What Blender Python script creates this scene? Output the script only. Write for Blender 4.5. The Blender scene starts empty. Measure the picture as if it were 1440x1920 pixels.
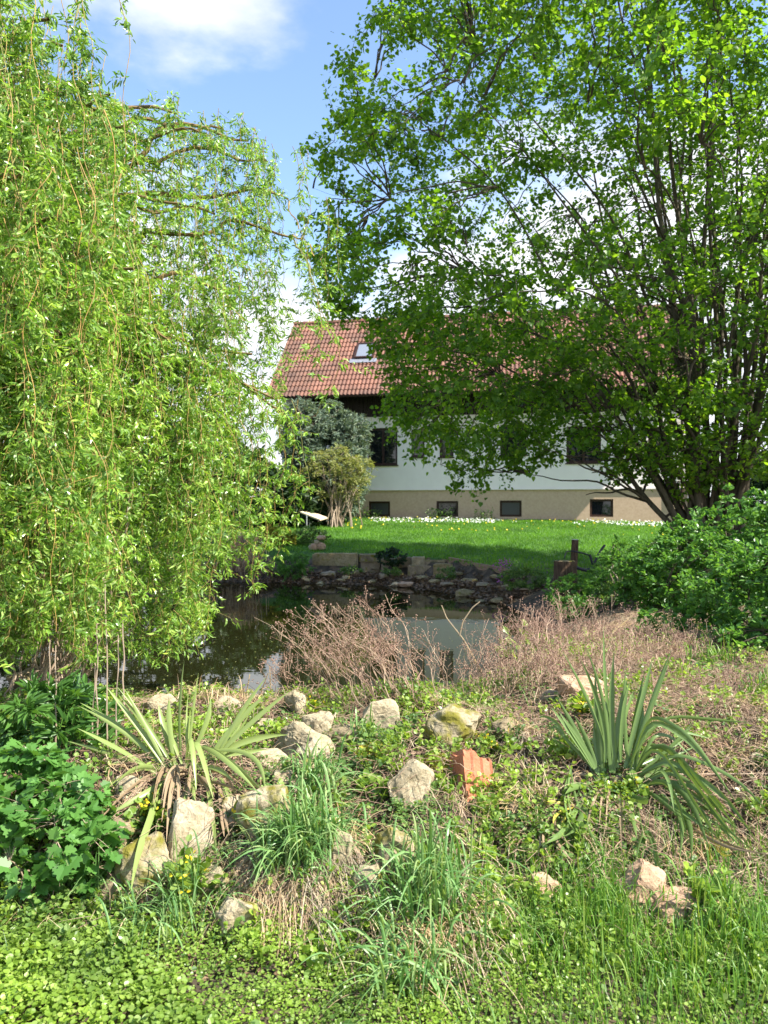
import bpy, bmesh, math
import numpy as np
from mathutils import Vector, Matrix

R = math.radians
F = 1445.0; HOR = 955.0; CAMZ = 1.62
SUN = np.array([0.62, -0.28, 0.73]); SUN /= np.linalg.norm(SUN)

# ------------------------------------------------------------------ camera, light, world
sc = bpy.context.scene
col = sc.collection
cam_d = bpy.data.cameras.new('camera'); cam = bpy.data.objects.new('camera', cam_d); col.objects.link(cam)
cam.location = (0, 0, CAMZ)
cam.rotation_euler = (R(90) - math.atan((960 - HOR) / F), 0, 0)
cam_d.sensor_fit = 'VERTICAL'; cam_d.sensor_height = 24; cam_d.lens = 24 * F / 1920
cam_d.clip_start = 0.05; cam_d.clip_end = 3000
cam_d.dof.use_dof = True; cam_d.dof.focus_distance = 4.2; cam_d.dof.aperture_fstop = 3.2
sc.camera = cam
sc.view_settings.view_transform = 'Standard'; sc.view_settings.look = 'None'
sc.view_settings.exposure = 1.35; sc.view_settings.gamma = 1
sc.cycles.max_bounces = 8; sc.cycles.diffuse_bounces = 3; sc.cycles.glossy_bounces = 3
sc.cycles.transmission_bounces = 6; sc.cycles.transparent_max_bounces = 8

sun_d = bpy.data.lights.new('sun', 'SUN'); sun = bpy.data.objects.new('sun', sun_d); col.objects.link(sun)
sun_d.energy = 5.0; sun_d.angle = R(0.5); sun_d.color = (1.0, 0.94, 0.84)
sun.location = (20, -10, 30)
sun.rotation_euler = Vector(SUN.tolist()).to_track_quat('Z', 'Y').to_euler()

w = bpy.data.worlds.new('World'); sc.world = w; w.use_nodes = True
nt = w.node_tree; N = nt.nodes; L = nt.links; N.clear()
def wn(t, **k):
    n = N.new(t)
    for a, b in k.items(): setattr(n, a, b)
    return n
out = wn('ShaderNodeOutputWorld'); sky = wn('ShaderNodeTexSky', sky_type='NISHITA', sun_disc=False)
sky.sun_elevation = math.asin(SUN[2]); sky.sun_rotation = math.atan2(SUN[0], SUN[1])
sky.air_density = 1.0; sky.dust_density = 0.6; sky.ozone_density = 2.0
bg1 = wn('ShaderNodeBackground'); bg1.inputs[1].default_value = 0.14
L.new(sky.outputs[0], bg1.inputs[0])
bg2 = wn('ShaderNodeBackground'); bg2.inputs[1].default_value = 0.58
tc = wn('ShaderNodeTexCoord')
mp = wn('ShaderNodeMapping'); mp.inputs['Scale'].default_value = (1, 1, 2.2); mp.inputs['Location'].default_value = (3.3, 0.4, 1.1)
L.new(tc.outputs['Generated'], mp.inputs[0])
nz = wn('ShaderNodeTexNoise'); nz.inputs['Scale'].default_value = 3.4; nz.inputs['Detail'].default_value = 9; nz.inputs['Roughness'].default_value = 0.56
L.new(mp.outputs[0], nz.inputs[0])
sep = wn('ShaderNodeSeparateXYZ'); L.new(tc.outputs['Generated'], sep.inputs[0])
def mth(op, a, b=None, c=None, clamp=False):
    n = wn('ShaderNodeMath', operation=op); n.use_clamp = clamp
    for i, v in enumerate((a, b, c)):
        if v is None: continue
        if isinstance(v, (int, float)): n.inputs[i].default_value = v
        else: L.new(v, n.inputs[i])
    return n.outputs[0]
def blob(d, r, amt):                       # a cloud bank in a given direction of the sky
    v = Vector(d).normalized()
    dp = wn('ShaderNodeVectorMath', operation='DISTANCE'); L.new(tc.outputs['Generated'], dp.inputs[0]); dp.inputs[1].default_value = v
    m = wn('ShaderNodeMapRange'); m.interpolation_type = 'SMOOTHSTEP'; L.new(dp.outputs['Value'], m.inputs[0])
    m.inputs[1].default_value = 0; m.inputs[2].default_value = r; m.inputs[3].default_value = amt; m.inputs[4].default_value = 0
    return m.outputs[0]
lowband = wn('ShaderNodeMapRange'); L.new(sep.outputs[2], lowband.inputs[0])
lowband.inputs[1].default_value = 0.22; lowband.inputs[2].default_value = 0.46; lowband.inputs[3].default_value = 0.30; lowband.inputs[4].default_value = -0.10
s = mth('ADD', nz.outputs[0], lowband.outputs[0])
for d, r, a in (((-0.34, 1, 0.72), 0.28, 0.36), ((-0.17, 1, 0.64), 0.17, 0.22), ((-0.12, 1, 0.45), 0.22, -0.25), ((0.3, 1, 0.42), 0.38, 0.25)):
    s = mth('ADD', s, blob(d, r, a))
cr = wn('ShaderNodeMapRange'); cr.interpolation_type = 'SMOOTHSTEP'; L.new(s, cr.inputs[0])
cr.inputs[1].default_value = 0.52; cr.inputs[2].default_value = 0.76; cr.inputs[3].default_value = 0.0; cr.inputs[4].default_value = 0.93
nz2 = wn('ShaderNodeTexNoise'); nz2.inputs['Scale'].default_value = 6; nz2.inputs['Detail'].default_value = 6; L.new(mp.outputs[0], nz2.inputs[0])
rp = wn('ShaderNodeValToRGB'); rp.color_ramp.elements[0].color = (0.62, 0.68, 0.78, 1); rp.color_ramp.elements[1].color = (1, 1, 1, 1)
rp.color_ramp.elements[0].position = 0.3; rp.color_ramp.elements[1].position = 0.55
L.new(nz2.outputs[0], rp.inputs[0]); L.new(rp.outputs[0], bg2.inputs[0])
mx = wn('ShaderNodeMixShader'); L.new(cr.outputs[0], mx.inputs[0]); L.new(bg1.outputs[0], mx.inputs[1]); L.new(bg2.outputs[0], mx.inputs[2])
L.new(mx.outputs[0], out.inputs[0])

# ------------------------------------------------------------------ helpers
rg = np.random.default_rng(11)
A = lambda *a: np.array(a, float)
def P(px, row, Y): return A((px - 720) / F * Y, Y, CAMZ - (row - HOR) / F * Y)
def nrm(v): return v / (np.linalg.norm(v, axis=-1, keepdims=True) + 1e-9)
def rnd(*s, a=0.0, b=1.0): return rg.uniform(a, b, s)
def sph(n): return nrm(rg.normal(size=(n, 3)))
_lat = np.random.default_rng(5).uniform(0, 1, (256, 256))
def vnoise(x, y, f=1.0, o=0):
    x = np.asarray(x) * f + 37.7 * o; y = np.asarray(y) * f + 91.3 * o
    xi = np.floor(x).astype(int); yi = np.floor(y).astype(int); u = x - xi; v = y - yi
    u = u * u * (3 - 2 * u); v = v * v * (3 - 2 * v)
    g = lambda i, j: _lat[(xi + i) % 256, (yi + j) % 256]
    return (g(0, 0) * (1 - u) + g(1, 0) * u) * (1 - v) + (g(0, 1) * (1 - u) + g(1, 1) * u) * v
def fbm(x, y, f=1.0, o=0, n=3): return sum(vnoise(x, y, f * 2 ** k, o + k) / 2 ** k for k in range(n)) / sum(1 / 2 ** k for k in range(n))
def sstep(x, a, b):
    t = np.clip((x - a) / (b - a), 0, 1); return t * t * (3 - 2 * t)

POND = [(-2.2, 6.75), (-1.0, 6.7), (-0.2, 6.9), (0.75, 7.2), (1.5, 8.4), (2.2, 10.4), (2.1, 12.6), (1.5, 14.4), (0.5, 15.9), (-0.6, 16.6), (-1.8, 16.8), (-3.6, 17.3), (-6, 17.6), (-8.2, 15.5), (-8.4, 11.5), (-6.5, 8.8), (-4.4, 7.6)]
def pond_sd(x, y):
    x = np.asarray(x, float); y = np.asarray(y, float)
    d = np.full(x.shape, 1e9); inside = np.zeros(x.shape, bool); n = len(POND)
    for i in range(n):
        ax, ay = POND[i]; bx, by = POND[(i + 1) % n]
        ex, ey = bx - ax, by - ay; t = np.clip(((x - ax) * ex + (y - ay) * ey) / (ex * ex + ey * ey), 0, 1)
        d = np.minimum(d, np.hypot(x - ax - t * ex, y - ay - t * ey))
        c = ((ay > y) != (by > y)) & (x < ex * (y - ay) / (ey + 1e-12) + ax)
        inside ^= c
    return np.where(inside, -d, d)
def hgt(x, y):
    x = np.asarray(x, float); y = np.asarray(y, float)
    land = np.interp(y, [-5, 2.3, 2.75, 3.1, 3.6, 4.1, 5.0, 6.0, 8, 12, 15, 17.2, 28, 60, 400], [0, 0, 0.03, 0.13, 0.30, 0.42, 0.38, 0.34, .32, .34, .42, .56, 1.31, 1.45, 1.5])
    rim = np.interp(y, [4.3, 4.8, 5.3, 5.8, 6.3, 6.8, 8], [.42, .38, .28, .17, .08, .03, .03]); lw = sstep(-x, -1.3, -.5) * sstep(y, 4.2, 4.4) * (1 - sstep(y, 9, 11))
    land = land * (1 - lw) + np.minimum(land, rim) * lw
    land = land + 0.05 * np.clip(x - 0.6, 0, 2) * sstep(y, 3.2, 5) * (1 - sstep(y, 9, 14))
    near = (1 - sstep(y, 9, 16))
    land = land + near * ((fbm(x, y, 1.6, 1) - .5) * .22 + (fbm(x, y, 5.0, 4) - .5) * .11) * sstep(y, 2.4, 3.4)
    land = land + (fbm(x, y, .4, 7) - .5) * .06
    d = pond_sd(x, y) + (vnoise(x, y, 1.3, 3) - .5) * np.where(y > 12, .1, .35)
    wdt = np.where(y > 12, 0.95, 1.25)
    s_ = sstep(d, -0.1, wdt)
    z = land * s_ - 0.02 * (1 - s_)
    shelf = -.02 + .17 * sstep(d, -.05, .5) + .04 * (fbm(x, y, 3, 2) - .5); zf = shelf + (land - shelf) * sstep(d, 1.0, 1.22); fs = sstep(y, 12.5, 14) * (1 - sstep(-x, 2.2, 3.4))
    z = z * (1 - fs) + zf * fs
    z = np.where(d < 0.1, z - 0.65 * sstep(-d, -0.1, 1.4), z)
    far = np.hypot(x, y - 20)
    return z + sstep(far, 60, 500) * 3.0
def G(px, row):
    Y = np.concatenate([np.arange(1.6, 12, .01), np.arange(12, 60, .05)])
    p = (px - 720) / F * Y; z = CAMZ - (row - HOR) / F * Y
    h = hgt(p, Y); i = np.argmax(z < h)
    return A(p[i], Y[i], h[i])
def gnd(x, y): return A(x, y, float(hgt(x, y)))

class MB:
    def __init__(s): s.V = []; s.Fs = []; s.n = 0
    def add(s, V, Fa, m=0):
        V = np.asarray(V, float).reshape(-1, 3); Fa = np.asarray(Fa, int)
        if len(V) == 0 or len(Fa) == 0: return s
        s.V.append(V); s.Fs.append((Fa + s.n, m)); s.n += len(V); return s
    def build(s, name, mats, parent=None, smooth=False, origin=None):
        me = bpy.data.meshes.new(name); V = np.concatenate(s.V)
        if origin is not None: V = V - np.asarray(origin)
        me.vertices.add(len(V)); me.vertices.foreach_set('co', V.astype(np.float32).ravel())
        lv = np.concatenate([f.ravel() for f, m in s.Fs]); tot = np.concatenate([np.full(len(f), f.shape[1]) for f, m in s.Fs])
        mi = np.concatenate([np.full(len(f), m) for f, m in s.Fs])
        me.loops.add(len(lv)); me.loops.foreach_set('vertex_index', lv.astype(np.int32))
        me.polygons.add(len(tot)); me.polygons.foreach_set('loop_start', (np.cumsum(tot) - tot).astype(np.int32))
        me.polygons.foreach_set('material_index', mi.astype(np.int32))
        me.polygons.foreach_set('use_smooth', np.full(len(tot), smooth, dtype=bool))
        me.update(calc_edges=True)
        for m in (mats if isinstance(mats, (list, tuple)) else [mats]): me.materials.append(m)
        o = bpy.data.objects.new(name, me); col.objects.link(o)
        if origin is not None: o.location = tuple(float(v) for v in origin)
        if parent is not None: o.parent = parent
        return o
    def box(s, x0, x1, y0, y1, z0, z1, m=0):
        V = [(x, y, z) for z in (z0, z1) for y in (y0, y1) for x in (x0, x1)]
        return s.add(V, [(0, 2, 3, 1), (4, 5, 7, 6), (0, 1, 5, 4), (2, 6, 7, 3), (0, 4, 6, 2), (1, 3, 7, 5)], m)
def empty(name, loc, rz=0):
    o = bpy.data.objects.new(name, None); col.objects.link(o); o.location = tuple(float(v) for v in loc); o.rotation_euler = (0, 0, rz); o.empty_display_size = .1
    return o
def tag(o, label=None, cat=None, group=None, kind=None):
    for k, v in (('label', label), ('category', cat), ('group', group), ('kind', kind)):
        if v: o[k] = v
    return o
def tubes(P3, rad, sides=5):
    P3 = np.asarray(P3, float); rad = np.asarray(rad, float); B, n, _ = P3.shape
    T = np.gradient(P3, axis=1); T = nrm(T)
    ref = np.where(np.abs(T[:, :1, 2:3]) > .8, A(1, 0.1, 0), A(0, 0.1, 1)); ref = np.broadcast_to(ref, T.shape)
    U = nrm(np.cross(T, ref)); W = np.cross(T, U)
    a = np.arange(sides) / sides * 2 * np.pi
    ring = P3[:, :, None] + rad[:, :, None, None] * (np.cos(a)[:, None] * U[:, :, None] + np.sin(a)[:, None] * W[:, :, None])
    i = np.arange(n - 1)[:, None] * sides; j = np.arange(sides)[None]; j2 = (j + 1) % sides
    q = np.stack([i + j, i + j2, i + sides + j2, i + sides + j], -1).reshape(-1, 4)
    Fq = (q[None] + (np.arange(B) * n * sides)[:, None, None]).reshape(-1, 4)
    return ring.reshape(-1, 3), Fq
def bez(p0, p1, p2, n):
    t = np.linspace(0, 1, n)[None, :, None]; p0, p1, p2 = (np.asarray(p, float)[:, None] for p in (p0, p1, p2))
    return (1 - t) ** 2 * p0 + 2 * t * (1 - t) * p1 + t * t * p2
def ribbons(P3, wid, side, fold=0.0):
    P3 = np.asarray(P3, float); B, n, _ = P3.shape
    side = np.broadcast_to(np.asarray(side)[:, None] if np.ndim(side) == 2 else side, P3.shape)
    T = nrm(np.gradient(P3, axis=1)); side = nrm(side - T * (side * T).sum(-1, keepdims=True)); up = np.cross(side, T)
    h = (np.asarray(wid) / 2)[..., None]
    if fold:
        V = np.stack([P3 - side * h + up * h * fold, P3, P3 + side * h + up * h * fold], 2); k = 3
    else:
        V = np.stack([P3 - side * h, P3 + side * h], 2); k = 2
    i = np.arange(n - 1)[:, None] * k; j = np.arange(k - 1)[None]
    q = np.stack([i + j, i + j + 1, i + j + 1 + k, i + j + k], -1).reshape(-1, 4)
    return V.reshape(-1, 3), (q[None] + (np.arange(B) * n * k)[:, None, None]).reshape(-1, 4)
# leaf templates: (verts, faces) length along +y, width along x, z up
T_OVAL = (A([0, 0, 0], [-.36, .3, .08], [-.3, .72, .06], [0, 1, -.05], [.3, .72, .06], [.36, .3, .08], ), [(0, 1, 2, 3), (0, 3, 4, 5)])
T_HEART = (A([0, 0, 0], [-.42, .05, .1], [-.5, .45, .08], [-.2, .85, 0], [0, 1.05, -.1], [.2, .85, 0], [.5, .45, .08], [.42, .05, .1], [0, .5, 0]),
           [(0, 1, 2, 8), (8, 2, 3, 4), (8, 4, 5, 6), (0, 8, 6, 7)])
T_ROUND = (A([0, 0, 0], [-.4, .12, .07], [-.52, .5, .1], [-.26, .9, .06], [.26, .9, .06], [.52, .5, .1], [.4, .12, .07], [0, .48, -.02]),
           [(0, 1, 2, 7), (7, 2, 3, 4), (7, 4, 5, 6)][:2] + [(7, 4, 5, 6), (0, 7, 6, 6)][:1])
T_LANCE = (A([0, 0, 0], [-.085, .3, 0], [.085, .3, 0], [-.07, .65, -.08], [.07, .65, -.08], [0, 1, -.26]), [(0, 2, 1, 1), (1, 2, 4, 3), (3, 4, 5, 5)])
def tri(t): return t
def _poly(pts, z=.1):
    V = [(0, .45, 0)] + [(x, y, z * (abs(x))) for x, y in pts]; n = len(pts)
    return (A(*V), np.array([(0, i + 1, (i + 1) % n + 1) for i in range(n)]))
T_PALM = _poly([(0, 0), (-.28, -.08), (-.42, .1), (-.33, .2), (-.62, .42), (-.45, .5), (-.5, .68), (-.24, .66), (-.2, .86), (0, 1.05), (.2, .86), (.24, .66), (.5, .68), (.45, .5), (.62, .42), (.33, .2), (.42, .1), (.28, -.08)], .25)
T_DISC = _poly([(0, 0), (-.35, .04), (-.52, .3), (-.48, .68), (-.2, .95), (.2, .95), (.48, .68), (.52, .3), (.35, .04)], .18)
T_CURL = (A([0, 0, 0], [-.09, .28, .06], [.10, .3, .04], [-.06, .62, -.02], [.12, .6, -.06], [.16, .9, -.28]), [(0, 2, 1, 1), (1, 2, 4, 3), (3, 4, 5, 5)])
def inst(mb, tpl, pos, dr, up, sc_, m=0, wscale=1.0):
    V, Fa = tpl; n = len(pos)
    if n == 0: return
    dr = nrm(dr); sd = nrm(np.cross(dr, up)); un = np.cross(sd, dr)
    sc_ = np.broadcast_to(np.asarray(sc_, float), (n,))[:, None, None]
    W = pos[:, None] + sc_ * (V[None, :, 0:1] * wscale * sd[:, None] + V[None, :, 1:2] * dr[:, None] + V[None, :, 2:3] * un[:, None])
    groups = {}
    for f in Fa:
        f = tuple(int(i) for i in f); f = f[:3] if len(f) == 4 and f[3] == f[2] else f
        groups.setdefault(len(f), []).append(f)
    k = len(V); first = True
    for kk, fs in groups.items():
        fs = np.array(fs); FF = (fs[None] + (np.arange(n) * k)[:, None, None]).reshape(-1, kk)
        if first: mb.add(W, FF, m); first = False; base = mb.n - n * k
        else: mb.Fs.append((FF + base, m))
OCT = (A([0, -.5, 0], [.5, 0, 0], [0, 0, .5], [-.5, 0, 0], [0, 0, -.5], [0, .5, 0]), [(0, 1, 2), (0, 2, 3), (0, 3, 4), (0, 4, 1), (5, 2, 1), (5, 3, 2), (5, 4, 3), (5, 1, 4)])

# ------------------------------------------------------------------ materials
def mat(name):
    m = bpy.data.materials.new(name); m.use_nodes = True; t = m.node_tree; t.nodes.clear()
    o = t.nodes.new('ShaderNodeOutputMaterial'); b = t.nodes.new('ShaderNodeBsdfPrincipled'); t.links.new(b.outputs[0], o.inputs[0])
    return m, t, b, o
def ramp(t, cols, pos=None):
    r = t.nodes.new('ShaderNodeValToRGB'); e = r.color_ramp.elements
    pos = pos or [i / (len(cols) - 1) for i in range(len(cols))]
    e[0].position = pos[0]; e[0].color = (*cols[0], 1); e[1].position = pos[-1]; e[1].color = (*cols[-1], 1)
    for p, c in list(zip(pos, cols))[1:-1]:
        x = e.new(p); x.color = (*c, 1)
    return r
def leafmat(name, cols, trans=.45, rough=.45, tcol=None, spec=.4, patch=0.0):
    m, t, b, o = mat(name); g = t.nodes.new('ShaderNodeNewGeometry'); r = ramp(t, cols); t.links.new(g.outputs['Random Per Island'], r.inputs[0])
    c = r.outputs[0]
    if patch:
        tc = t.nodes.new('ShaderNodeTexCoord'); n = t.nodes.new('ShaderNodeTexNoise'); n.inputs['Scale'].default_value = patch; n.inputs['Detail'].default_value = 4; t.links.new(tc.outputs['Object'], n.inputs[0])
        pr = ramp(t, [(.66, .72, .8), (1, 1, 1), (1.25, 1.22, 1.0)], [.34, .5, .66]); t.links.new(n.outputs[0], pr.inputs[0])
        pm = t.nodes.new('ShaderNodeMix'); pm.data_type = 'RGBA'; pm.blend_type = 'MULTIPLY'; pm.inputs[0].default_value = 1; t.links.new(c, pm.inputs[6]); t.links.new(pr.outputs[0], pm.inputs[7]); c = pm.outputs[2]
    b.inputs['Roughness'].default_value = rough; b.inputs['Specular IOR Level'].default_value = spec
    t.links.new(c, b.inputs['Base Color'])
    if trans:
        tr = t.nodes.new('ShaderNodeBsdfTranslucent'); mx = t.nodes.new('ShaderNodeMixShader'); mx.inputs[0].default_value = trans
        hs = t.nodes.new('ShaderNodeMix'); hs.data_type = 'RGBA'; hs.blend_type = 'MULTIPLY'; hs.inputs[0].default_value = 1
        t.links.new(c, hs.inputs[6]); hs.inputs[7].default_value = (*(tcol or (1.7, 1.6, .7)), 1)
        t.links.new(hs.outputs[2], tr.inputs[0]); t.links.new(b.outputs[0], mx.inputs[1]); t.links.new(tr.outputs[0], mx.inputs[2]); t.links.new(mx.outputs[0], o.inputs[0])
    return m
def nmat(name, cols, scale=8, rough=.85, bump=.3, detail=6, pos=None, coord='Object', stretch=(1, 1, 1), dist=.02, spec=.3, extra=None, metal=0):
    m, t, b, o = mat(name); tc = t.nodes.new('ShaderNodeTexCoord'); mp = t.nodes.new('ShaderNodeMapping'); mp.inputs['Scale'].default_value = stretch
    n = t.nodes.new('ShaderNodeTexNoise'); n.inputs['Scale'].default_value = scale; n.inputs['Detail'].default_value = detail; n.inputs['Roughness'].default_value = .62
    t.links.new(tc.outputs[coord], mp.inputs[0]); t.links.new(mp.outputs[0], n.inputs[0])
    r = ramp(t, cols, pos or ([.3, .7] if len(cols) == 2 else [.3 + .4 * i / (len(cols) - 1) for i in range(len(cols))]))
    t.links.new(n.outputs[0], r.inputs[0]); t.links.new(r.outputs[0], b.inputs['Base Color'])
    b.inputs['Roughness'].default_value = rough; b.inputs['Specular IOR Level'].default_value = spec; b.inputs['Metallic'].default_value = metal
    if bump:
        bp = t.nodes.new('ShaderNodeBump'); bp.inputs['Strength'].default_value = bump; bp.inputs['Distance'].default_value = dist
        t.links.new(n.outputs[0], bp.inputs['Height']); t.links.new(bp.outputs[0], b.inputs['Normal'])
    return m
M = {}
M['willow'] = leafmat('willow_leaf', [(.07, .15, .02), (.14, .27, .035), (.21, .37, .06), (.33, .45, .075), (.28, .42, .15)], .38, .3, (1.5, 1.6, .6), patch=2.4)  # darkest green puts shadow among the strands into the leaf colour
M['hazel'] = leafmat('hazel_leaf', [(.06, .145, .015), (.09, .205, .024), (.135, .265, .034), (.19, .32, .05)], .6, .4, (1.9, 1.75, .5), patch=.9)
M['shrub'] = leafmat('shrub_leaf', [(.06, .16, .03), (.10, .235, .045), (.15, .31, .06)], .42, .35)
M['hedge'] = leafmat('hedge_leaf', [(.012, .03, .01), (.02, .05, .015), (.04, .08, .02)], .25, .5)
M['juniper'] = leafmat('juniper_needle', [(.09, .14, .10), (.14, .20, .14), (.22, .27, .18)], .2, .6)
M['olive'] = leafmat('olive_leaf', [(.18, .22, .07), (.26, .29, .09), (.33, .34, .12)], .35, .5)
M['cover'] = leafmat('cover_leaf', [(.13, .22, .03), (.19, .30, .045), (.25, .37, .06), (.30, .40, .11)], .4, .35, patch=3.5)
M['herb'] = leafmat('herb_leaf', [(.06, .13, .03), (.11, .20, .05), (.20, .30, .08)], .35, .45, patch=4)
M['currant'] = leafmat('currant_leaf', [(.06, .16, .03), (.09, .22, .045), (.13, .28, .06)], .35, .4)
M['lance'] = leafmat('lance_leaf', [(.06, .15, .03), (.10, .22, .045)], .35, .35)
M['grass'] = leafmat('grass_blade', [(.06, .15, .02), (.10, .22, .03), (.16, .31, .05), (.26, .34, .08)], .35, .4)
M['lawn'] = leafmat('lawn_blade', [(.06, .17, .014), (.10, .24, .02), (.15, .31, .035)], .45, .5, patch=.9)
M['bluegrass'] = leafmat('bluegrass_blade', [(.08, .18, .05), (.13, .26, .075), (.20, .34, .12), (.30, .38, .15)], .3, .35)
M['straw'] = leafmat('straw', [(.20, .13, .075), (.36, .25, .14), (.58, .46, .28), (.28, .165, .11), (.62, .52, .35)], .2, .6, (1, 1, 1), patch=3)
M['redstalk'] = leafmat('dry_stalk', [(.20, .12, .08), (.30, .19, .13), (.44, .33, .22)], 0, .7)
M['seed'] = leafmat('seed_head', [(.16, .09, .065), (.26, .155, .11), (.36, .24, .175)], 0, .8)
M['litter'] = leafmat('leaf_litter', [(.09, .06, .035), (.17, .11, .065), (.28, .19, .12)], .1, .7)
M['daisy'] = leafmat('white_petal', [(.75, .75, .7), (.85, .85, .8)], .3, .6, (1, 1, 1))
M['yellow'] = leafmat('yellow_petal', [(.75, .55, .02), (.85, .68, .04)], .3, .5, (1, 1, .5))
M['purple'] = leafmat('purple_petal', [(.35, .08, .30), (.5, .15, .42)], .3, .5, (1, 1, 1))
M['moss'] = leafmat('moss', [(.18, .20, .02), (.30, .30, .03), (.42, .38, .04)], .2, .8, (1, 1, .5))
M['bark'] = nmat('bark', [(.035, .028, .02), (.09, .075, .05), (.14, .12, .085)], 14, .9, .6, stretch=(1, 1, .25))
M['willowbark'] = nmat('willow_bark', [(.10, .07, .03), (.22, .15, .06)], 12, .85, .5, stretch=(1, 1, .3))
M['twig'] = leafmat('willow_twig', [(.20, .14, .05), (.30, .20, .06), (.20, .20, .06), (.36, .22, .06)], 0, .6)
M['deadtwig'] = leafmat('grey_twig', [(.26, .19, .13), (.36, .28, .2)], 0, .7)
M['soil'] = None

def ground_mat():
    m, t, b, o = mat('ground'); tc = t.nodes.new('ShaderNodeTexCoord')
    n = t.nodes.new('ShaderNodeTexNoise'); n.inputs['Scale'].default_value = 9; n.inputs['Detail'].default_value = 10; t.links.new(tc.outputs['Object'], n.inputs[0])
    soil = ramp(t, [(.025, .018, .012), (.07, .05, .03), (.14, .10, .065)], [.3, .5, .72]); t.links.new(n.outputs[0], soil.inputs[0])
    n2 = t.nodes.new('ShaderNodeTexNoise'); n2.inputs['Scale'].default_value = 1.5; n2.inputs['Detail'].default_value = 8; t.links.new(tc.outputs['Object'], n2.inputs[0])
    gr = ramp(t, [(.03, .08, .01), (.06, .15, .018)], [.35, .65]); t.links.new(n2.outputs[0], gr.inputs[0])
    sp = t.nodes.new('ShaderNodeSeparateXYZ'); t.links.new(tc.outputs['Object'], sp.inputs[0])
    def math_(op, a, bb):
        q = t.nodes.new('ShaderNodeMath'); q.operation = op
        for i, v in enumerate((a, bb)):
            if isinstance(v, (int, float)): q.inputs[i].default_value = v
            else: t.links.new(v, q.inputs[i])
        return q.outputs[0]
    f = math_('ADD', sp.outputs[2], math_('MULTIPLY', n2.outputs[0], .1))
    mr = t.nodes.new('ShaderNodeMapRange'); t.links.new(f, mr.inputs[0]); mr.inputs[1].default_value = .50; mr.inputs[2].default_value = .58
    mr2 = t.nodes.new('ShaderNodeMapRange'); t.links.new(sp.outputs[1], mr2.inputs[0]); mr2.inputs[1].default_value = 9; mr2.inputs[2].default_value = 12
    mx = t.nodes.new('ShaderNodeMix'); mx.data_type = 'RGBA'; t.links.new(math_('MULTIPLY', mr.outputs[0], mr2.outputs[0]), mx.inputs[0])
    t.links.new(soil.outputs[0], mx.inputs[6]); t.links.new(gr.outputs[0], mx.inputs[7]); t.links.new(mx.outputs[2], b.inputs['Base Color'])
    b.inputs['Roughness'].default_value = .95
    bp = t.nodes.new('ShaderNodeBump'); bp.inputs['Distance'].default_value = .03; bp.inputs['Strength'].default_value = .7; t.links.new(n.outputs[0], bp.inputs['Height']); t.links.new(bp.outputs[0], b.inputs['Normal'])
    return m
def water_mat():
    m, t, b, o = mat('pond_water'); b.inputs['Base Color'].default_value = (.012, .013, .004, 1); b.inputs['Roughness'].default_value = .015; b.inputs['IOR'].default_value = 1.36
    tc = t.nodes.new('ShaderNodeTexCoord'); n = t.nodes.new('ShaderNodeTexNoise'); n.inputs['Scale'].default_value = 3; n.inputs['Detail'].default_value = 3
    t.links.new(tc.outputs['Object'], n.inputs[0]); bp = t.nodes.new('ShaderNodeBump'); bp.inputs['Distance'].default_value = .004; bp.inputs['Strength'].default_value = .25
    t.links.new(n.outputs[0], bp.inputs['Height']); t.links.new(bp.outputs[0], b.inputs['Normal'])
    return m
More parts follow.
